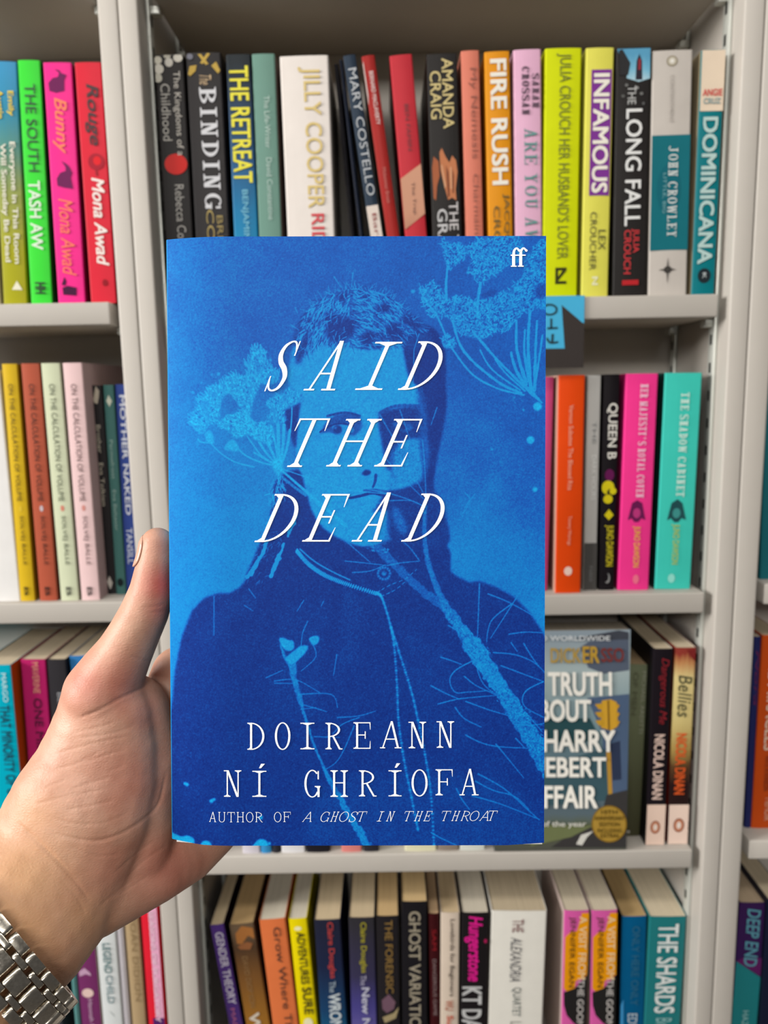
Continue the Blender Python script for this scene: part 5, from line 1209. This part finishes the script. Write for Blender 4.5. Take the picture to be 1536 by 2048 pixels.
# ------------------------------------------------------------------ the hand that holds the book
def skin_mat():
    m, nt, b = new_mat('skin')
    tc = nt.nodes.new('ShaderNodeTexCoord')
    n1 = nt.nodes.new('ShaderNodeTexNoise'); n1.inputs['Scale'].default_value = 90; n1.inputs['Detail'].default_value = 6
    nt.links.new(tc.outputs['Object'], n1.inputs['Vector'])
    cr = nt.nodes.new('ShaderNodeValToRGB')
    cr.color_ramp.elements[0].position = .3; cr.color_ramp.elements[0].color = lin((204, 150, 124)) + [1]
    cr.color_ramp.elements[1].position = .7; cr.color_ramp.elements[1].color = lin((224, 176, 150)) + [1]
    nt.links.new(n1.outputs['Fac'], cr.inputs[0])
    fl = nt.nodes.new('ShaderNodeAttribute'); fl.attribute_name = 'flush'
    mx = nt.nodes.new('ShaderNodeMix'); mx.data_type = 'RGBA'; mx.inputs['B'].default_value = lin((204, 92, 82)) + [1]
    nt.links.new(fl.outputs['Fac'], mx.inputs['Factor']); nt.links.new(cr.outputs[0], mx.inputs['A'])
    f2 = nt.nodes.new('ShaderNodeAttribute'); f2.attribute_name = 'tan'
    m2 = nt.nodes.new('ShaderNodeMix'); m2.data_type = 'RGBA'; m2.inputs['B'].default_value = lin((218, 166, 116)) + [1]
    nt.links.new(f2.outputs['Fac'], m2.inputs['Factor']); nt.links.new(mx.outputs['Result'], m2.inputs['A'])
    nt.links.new(m2.outputs['Result'], b.inputs['Base Color'])
    b.inputs['Roughness'].default_value = .5; b.inputs['Specular IOR Level'].default_value = .35
    b.inputs['Subsurface Weight'].default_value = .12; b.inputs['Subsurface Radius'].default_value = (1, .35, .2); b.inputs['Subsurface Scale'].default_value = .003
    vo = nt.nodes.new('ShaderNodeTexVoronoi'); vo.feature = 'DISTANCE_TO_EDGE'; vo.inputs['Scale'].default_value = 620
    nw = nt.nodes.new('ShaderNodeTexNoise'); nw.inputs['Scale'].default_value = 300
    nt.links.new(tc.outputs['Object'], nw.inputs['Vector'])
    mp = nt.nodes.new('ShaderNodeMapping'); mp.inputs['Scale'].default_value = (1, 1, 1.6)
    nt.links.new(tc.outputs['Object'], mp.inputs['Vector']); nt.links.new(mp.outputs[0], vo.inputs['Vector'])
    ad = nt.nodes.new('ShaderNodeMath'); ad.operation = 'MULTIPLY_ADD'; ad.inputs[1].default_value = .8
    nt.links.new(vo.outputs['Distance'], ad.inputs[0]); nt.links.new(nw.outputs['Fac'], ad.inputs[2])
    bp = nt.nodes.new('ShaderNodeBump'); bp.inputs['Strength'].default_value = .22; bp.inputs['Distance'].default_value = .0006
    nt.links.new(ad.outputs[0], bp.inputs['Height']); nt.links.new(bp.outputs[0], b.inputs['Normal'])
    return m
SKIN = skin_mat()
VAX = RCW @ np.array([0, 0, -1.0])            # lens axis

def hand():
    ico = bmesh.new(); bmesh.ops.create_icosphere(ico, subdivisions=3, radius=1.0); ico.verts.index_update()
    iv = np.array([v.co[:] for v in ico.verts]); ifc = [[v.index for v in f.verts] for f in ico.faces]; ico.free()
    # ellipsoids squashed along the lens axis
    B3 = np.stack([RCW @ np.array([1, 0, 0]), RCW @ np.array([0, 1, 0]), VAX])
    V = []; Fc = []; n = 0
    def ball(c, r, k):
        nonlocal n
        P = c + (iv[:, :1] * B3[0] + iv[:, 1:2] * B3[1]) * r + iv[:, 2:] * B3[2] * r * k
        V.append(P); Fc.extend([[i + n for i in f] for f in ifc]); n += len(iv)
    def chain(pts, k=1.0, dz=0.0):
        pts = [(p[0], p[1], p[2] - (dz if i > 1 else 0)) + tuple(p[3:]) for i, p in enumerate(pts)]
        for (a, b) in zip(pts[:-1], pts[1:]):
            ka = a[4] if len(a) > 4 else k; kb = b[4] if len(b) > 4 else k
            A = atz(a[0], a[1], a[2]); Bp = atz(b[0], b[1], b[2]); ra = a[3] * a[2] / F; rb = b[3] * b[2] / F
            st = max(2, int(np.linalg.norm(Bp - A) / (min(ra, rb) * .22)))
            for i in range(st + 1):
                u = i / st; ball(A + (Bp - A) * u, ra + (rb - ra) * u, ka + (kb - ka) * u)
    # thumb along the spine
    chain([(315, 1087, .2980, 33), (314, 1112, .2980, 36), (308, 1150, .2978, 40), (304, 1182, .2975, 44), (289, 1225, .2978, 48), (268, 1268, .299, 51), (247, 1308, .300, 56), (222, 1350, .3015, 66), (206, 1386, .3025, 77)], 1.15)
    # ball of the thumb down to the wrist
    chain([(206, 1386, .3025, 77, 1.0), (210, 1440, .302, 97, .85), (203, 1500, .302, 114, .8), (188, 1560, .301, 129, .75), (160, 1622, .298, 143, .7), (112, 1726, .2975, 150, .75), (66, 1790, .293, 165, .75), (24, 1846, .287, 167, .75), (-100, 1946, .275, 179, .75), (-210, 2036, .2645, 196, .75), (-322, 2131, .254, 210, .75)])
    # palm behind the book
    chain([(210, 1440, .304, 80, .8), (300, 1440, .320, 72, .7), (350, 1420, .327, 66, .7)])
    chain([(203, 1520, .306, 100, .7), (310, 1520, .322, 85, .6), (380, 1520, .3285, 72, .7)])
    chain([(170, 1640, .302, 120, .7), (290, 1610, .318, 100, .6), (390, 1610, .328, 74, .75)])
    chain([(110, 1740, .294, 130, .75), (180, 1775, .302, 100, .8), (240, 1757, .308, 86, .8), (300, 1727, .315, 82, .75), (360, 1690, .324, 80, .7), (408, 1648, .3285, 74, .75), (420, 1600, .3285, 62, .85)])
    chain([(350, 1400, .326, 64, .75), (385, 1520, .3285, 68, .75), (415, 1610, .3285, 62, .8)])
    chain([(262, 1425, .310, 78, .8), (268, 1520, .3115, 96, .75), (252, 1600, .310, 106, .75), (250, 1690, .309, 96, .75)])
    # fingers behind the back cover
    chain([(345, 1392, .325, 60, .8), (358, 1348, .3255, 56, .8), (430, 1322, .3262, 48, 1), (520, 1295, .3258, 44, 1), (540, 1290, .3256, 45, 1), (620, 1272, .3245, 39, 1), (635, 1269, .3243, 39, 1), (690, 1260, .3236, 32, 1)], 1.0, .0025)
    chain([(385, 1440, .3285, 60, .8), (470, 1410, .327, 50, 1), (570, 1390, .326, 45, 1), (590, 1386, .326, 46, 1), (690, 1370, .325, 40, 1), (705, 1368, .3248, 40, 1), (765, 1360, .324, 33, 1)], 1.0, .0025)
    chain([(395, 1520, .3285, 60, .8), (480, 1505, .327, 49, 1), (575, 1495, .326, 44, 1), (592, 1493, .326, 45, 1), (680, 1486, .325, 39, 1), (695, 1485, .3248, 39, 1), (750, 1482, .3238, 32, 1)], 1.0, .0025)
    chain([(410, 1600, .3285, 58, .8), (480, 1594, .3265, 44, 1), (555, 1588, .3255, 38, 1), (570, 1587, .3255, 39, 1), (630, 1584, .3248, 34, 1), (680, 1582, .3238, 28, 1)], 1.0, .0025)
    V = np.concatenate(V)
    me = bpy.data.meshes.new('raw'); me.from_pydata(V.tolist(), [], Fc); me.update()
    o = bpy.data.objects.new('raw', me); COL.objects.link(o)
    md = o.modifiers.new('r', 'REMESH'); md.mode = 'VOXEL'; md.voxel_size = .0007
    sm = o.modifiers.new('s', 'SMOOTH'); sm.factor = .6; sm.iterations = 24
    dg = bpy.context.evaluated_depsgraph_get(); dg.update()
    out = bpy.data.meshes.new_from_object(o.evaluated_get(dg))
    bpy.data.objects.remove(o); bpy.data.meshes.remove(me)
    out.name = 'person'
    N = len(out.vertices); co = np.zeros(N * 3, np.float32); out.vertices.foreach_get('co', co); co = co.reshape(-1, 3).astype(float)
    no = np.zeros(N * 3, np.float32); out.vertices.foreach_get('normal', no); no = no.reshape(-1, 3).astype(float)
    px = project(co)
    facing = np.clip(((CAM - co) / np.linalg.norm(CAM - co, axis=1)[:, None] * no).sum(1) * 2, 0, 1)
    depth = (co - CAM) @ VAX
    def creases(lines, amp, wid):
        disp = np.zeros(N)
        for pts in lines:
            P = smooth_pts(pts, False, 5); dmin = np.full(N, 1e9); tt = np.zeros(N)
            for i in range(len(P) - 1):
                a, b = P[i], P[i + 1]; d = b - a; L = d.dot(d) + 1e-9
                u = np.clip(((px - a) @ d) / L, 0, 1); q = np.hypot(*(px - a - u[:, None] * d).T)
                k = q < dmin; dmin[k] = q[k]; tt[k] = (i + u[k]) / (len(P) - 1)
            fade = np.clip(np.minimum(tt, 1 - tt) * 6 + .15, 0, 1)
            disp = np.maximum(disp, np.exp(-(dmin / wid) ** 2) * fade)
        return disp * amp * facing
    deep = [[(303, 1360), (284, 1377), (242, 1396), (198, 1420), (156, 1437)], [(332, 1545), (318, 1606), (286, 1640), (236, 1670), (182, 1682), (112, 1668)],
            [(36, 1646), (76, 1684), (114, 1722), (152, 1764), (180, 1800)], [(292, 1356), (312, 1352), (336, 1356)]]
    fine = [[(96, 1632), (135, 1645), (182, 1649), (222, 1641), (262, 1622)], [(150, 1476), (210, 1470), (270, 1452)], [(104, 1540), (150, 1528), (205, 1500)], [(90, 1575), (130, 1560)], [(70, 1608), (112, 1598), (160, 1584)], [(200, 1812), (225, 1790), (262, 1764)], [(120, 1760), (150, 1790), (172, 1830)], [(229, 1445), (190, 1456), (146, 1466)], [(262, 1472), (190, 1486), (112, 1507)], [(252, 1499), (205, 1512), (167, 1526)], [(221, 1554), (180, 1566), (143, 1578)], [(213, 1577), (165, 1588), (125, 1601)], [(250, 1530), (214, 1545)], [(230, 1600), (180, 1612), (130, 1620)],
            [(332, 1206), (310, 1214), (286, 1214)], [(328, 1222), (300, 1226)], [(304, 1322), (284, 1320), (262, 1312)], [(335, 1690), (290, 1720), (250, 1760)], [(310, 1680), (270, 1710), (230, 1745)], [(140, 1690), (190, 1712), (240, 1708)], [(300, 1750), (260, 1775), (215, 1800)]]
    co -= no * (creases(deep, .0005, 3.0) + creases(fine, .00020, 2.2))[:, None]
    # flattened pad of the thumb against the spine
    out.vertices.foreach_set('co', co.astype(np.float32).ravel())
    fl = np.zeros(N)
    for x, y, rr, a in ((328, 1170, 44, .95), (322, 1215, 34, .6), (325, 1100, 30, .25), (180, 1375, 60, .45), (240, 1370, 60, .45), (270, 1560, 90, .30), (290, 1420, 50, .3), (340, 1740, 90, .45), (220, 1740, 70, .25), (320, 1340, 30, .2)):
        fl = np.maximum(fl, a * np.exp(-((px[:, 0] - x) ** 2 + (px[:, 1] - y) ** 2) / rr ** 2))
    at_ = out.attributes.new('flush', 'FLOAT', 'POINT'); at_.data.foreach_set('value', fl.astype(np.float32))
    tn = np.zeros(N)
    for x, y, rr, a in ((40, 1760, 110, .8), (0, 1860, 140, .9), (-100, 1980, 200, .9), (150, 1840, 70, .5), (60, 1640, 60, .5)):
        tn = np.maximum(tn, a * np.exp(-((px[:, 0] - x) ** 2 + (px[:, 1] - y) ** 2) / rr ** 2))
    at_ = out.attributes.new('tan', 'FLOAT', 'POINT'); at_.data.foreach_set('value', tn.astype(np.float32))
    out.materials.clear(); out.materials.append(SKIN)
    out.polygons.foreach_set('use_smooth', [True] * len(out.polygons)); out.update()
    p = link_mesh('person', out)
    tag(p, 'hand and forearm of a person gripping the blue book, steel bracelet on the wrist', 'person')
    # nail on the left side of the thumb tip
    mb = MB(); nm, nb, b = new_mat('nail')
    b.inputs['Base Color'].default_value = lin((226, 170, 146)) + [1]; b.inputs['Roughness'].default_value = .25; b.inputs['Specular IOR Level'].default_value = .5
    no_ = nb.nodes.new('ShaderNodeTexNoise'); no_.inputs['Scale'].default_value = 200
    cr = nb.nodes.new('ShaderNodeValToRGB'); cr.color_ramp.elements[0].color = lin((220, 160, 136)) + [1]; cr.color_ramp.elements[1].color = lin((236, 188, 164)) + [1]
    nb.links.new(no_.outputs['Fac'], cr.inputs[0]); nb.links.new(cr.outputs[0], b.inputs['Base Color'])
    ns, na = 14, 14; vs = []
    for i in range(ns):
        s = i / (ns - 1); y = 1070 + s * 62; cx = 315.5 - 10.5 * s * s * .75; r0 = 33.4 + 6.2 * s - 9 * max(0, .22 - s) / .22 * .5
        half = 52 * math.sqrt(max(.08, 1 - (2 * abs(s - .52)) ** 4 * .8))
        for j in range(na):
            a = math.radians(180 - half + 2 * half * j / (na - 1))
            e_ = 2 * j / (na - 1) - 1
            rr = r0 * (1.012 - .055 * e_ * e_ * e_ * e_) - 1.0 * (s < .06)
            zc = .2980
            vs.append(atz(cx + rr * math.cos(a), y, zc) - VAX * (rr * zc / F * 1.15 * math.sin(a)))
    mb.add(vs, [(i * na + j, i * na + j + 1, (i + 1) * na + j + 1, (i + 1) * na + j) for i in range(ns - 1) for j in range(na - 1)], nm)
    nail = mb.build('thumb_nail', p, 80)
    so = nail.modifiers.new('thick', 'SOLIDIFY'); so.thickness = .0003; so.offset = 0
    return p
person = hand()

# ------------------------------------------------------------------ steel bracelet of the watch
def bracelet():
    m, nt, b = new_mat('polished_steel')
    b.inputs['Metallic'].default_value = 1.0; b.inputs['Roughness'].default_value = .2
    tc = nt.nodes.new('ShaderNodeTexCoord'); no = nt.nodes.new('ShaderNodeTexNoise'); no.inputs['Scale'].default_value = 900
    nt.links.new(tc.outputs['Object'], no.inputs['Vector'])
    cr = nt.nodes.new('ShaderNodeValToRGB'); cr.color_ramp.elements[0].color = (.60, .55, .47, 1); cr.color_ramp.elements[1].color = (.80, .75, .66, 1)
    nt.links.new(no.outputs['Fac'], cr.inputs[0]); nt.links.new(cr.outputs[0], b.inputs['Base Color'])
    mr = nt.nodes.new('ShaderNodeMapRange'); mr.inputs[3].default_value = .15; mr.inputs[4].default_value = .34
    nt.links.new(no.outputs['Fac'], mr.inputs[0]); nt.links.new(mr.outputs[0], b.inputs['Roughness'])
    C = atz(*WC); a = atz(-322, 2131, .254) - atz(24, 1846, .287); a /= np.linalg.norm(a)
    a = a + .06 * (RCW @ np.array([.7, -.7, 0])); a /= np.linalg.norm(a)
    e1 = np.cross(a, atz(0, 1886, .285) - CAM); e1 *= np.sign(e1.dot(RCW @ np.array([.66, -.75, 0]))); e1 /= np.linalg.norm(e1); e1 -= a * e1.dot(a); e1 /= np.linalg.norm(e1)
    e2 = np.cross(a, e1)
    if e2.dot(VAX) > 0: e2 = -e2
    root = empty('wristwatch', C); root.matrix_world = Matrix([[e1[i], e2[i], a[i], C[i]] for i in range(3)] + [[0, 0, 0, 1]])
    tag(root, 'polished steel link bracelet of a wristwatch around the wrist at the bottom left', 'wristwatch')
    A, Bq = WA, WB
    th = np.linspace(-math.pi, math.pi, 4001); P = np.stack([A * np.cos(th), Bq * np.sin(th)], 1)
    s = np.concatenate([[0], np.cumsum(np.linalg.norm(np.diff(P, axis=0), axis=1))]); per = s[-1]; nl = int(round(per / .0086)); pitch = per / nl
    def pose(k):
        t = np.interp((k * pitch) % per, s, th)
        p = np.array([A * math.cos(t), Bq * math.sin(t)]); tg = np.array([-A * math.sin(t), Bq * math.cos(t)]); tg /= np.linalg.norm(tg)
        nr = np.array([tg[1], -tg[0]]); return t, p, tg, nr
    def link(nm, k, c, wd, ln, hh, up):
        t, p, tg, nr = pose(k)
        bm = bmesh.new(); bmesh.ops.create_cube(bm, size=1)
        for v in bm.verts: v.co = Vector((v.co.x * ln, v.co.y * hh, v.co.z * wd))
        bmesh.ops.bevel(bm, geom=[e for e in bm.edges if abs((e.verts[0].co - e.verts[1].co).z) > wd * .5], offset=hh * .46, segments=5, affect='EDGES', profile=.6)
        bmesh.ops.bevel(bm, geom=[e for e in bm.edges if abs((e.verts[0].co - e.verts[1].co).z) < 1e-6], offset=.00028, segments=2, affect='EDGES', profile=.6)
        mb = MB(); Mx = Matrix(((tg[0], nr[0], 0, p[0] + nr[0] * up), (tg[1], nr[1], 0, p[1] + nr[1] * up), (0, 0, 1, c), (0, 0, 0, 1)))
        mb.from_bm(bm, m, Mx); mb.build(nm, root, 35)
    for k in range(nl):
        t = pose(k)[0]
        if not (math.radians(-70) < t < math.radians(150)): continue
        link('centre_link', k, 0, .0062, pitch * .89, .0042, .0001)
        for sg in (-1, 1):
            link('bead_link', k + .5, sg * .00428, .0020, pitch * .80, .0040, .0000)
            link('outer_link', k, sg * .0071, .0034, pitch * .89, .0042, -.0003)
    return root
WC = (-9, 1895, .282); WA, WB = .0332, .0280
bracelet()
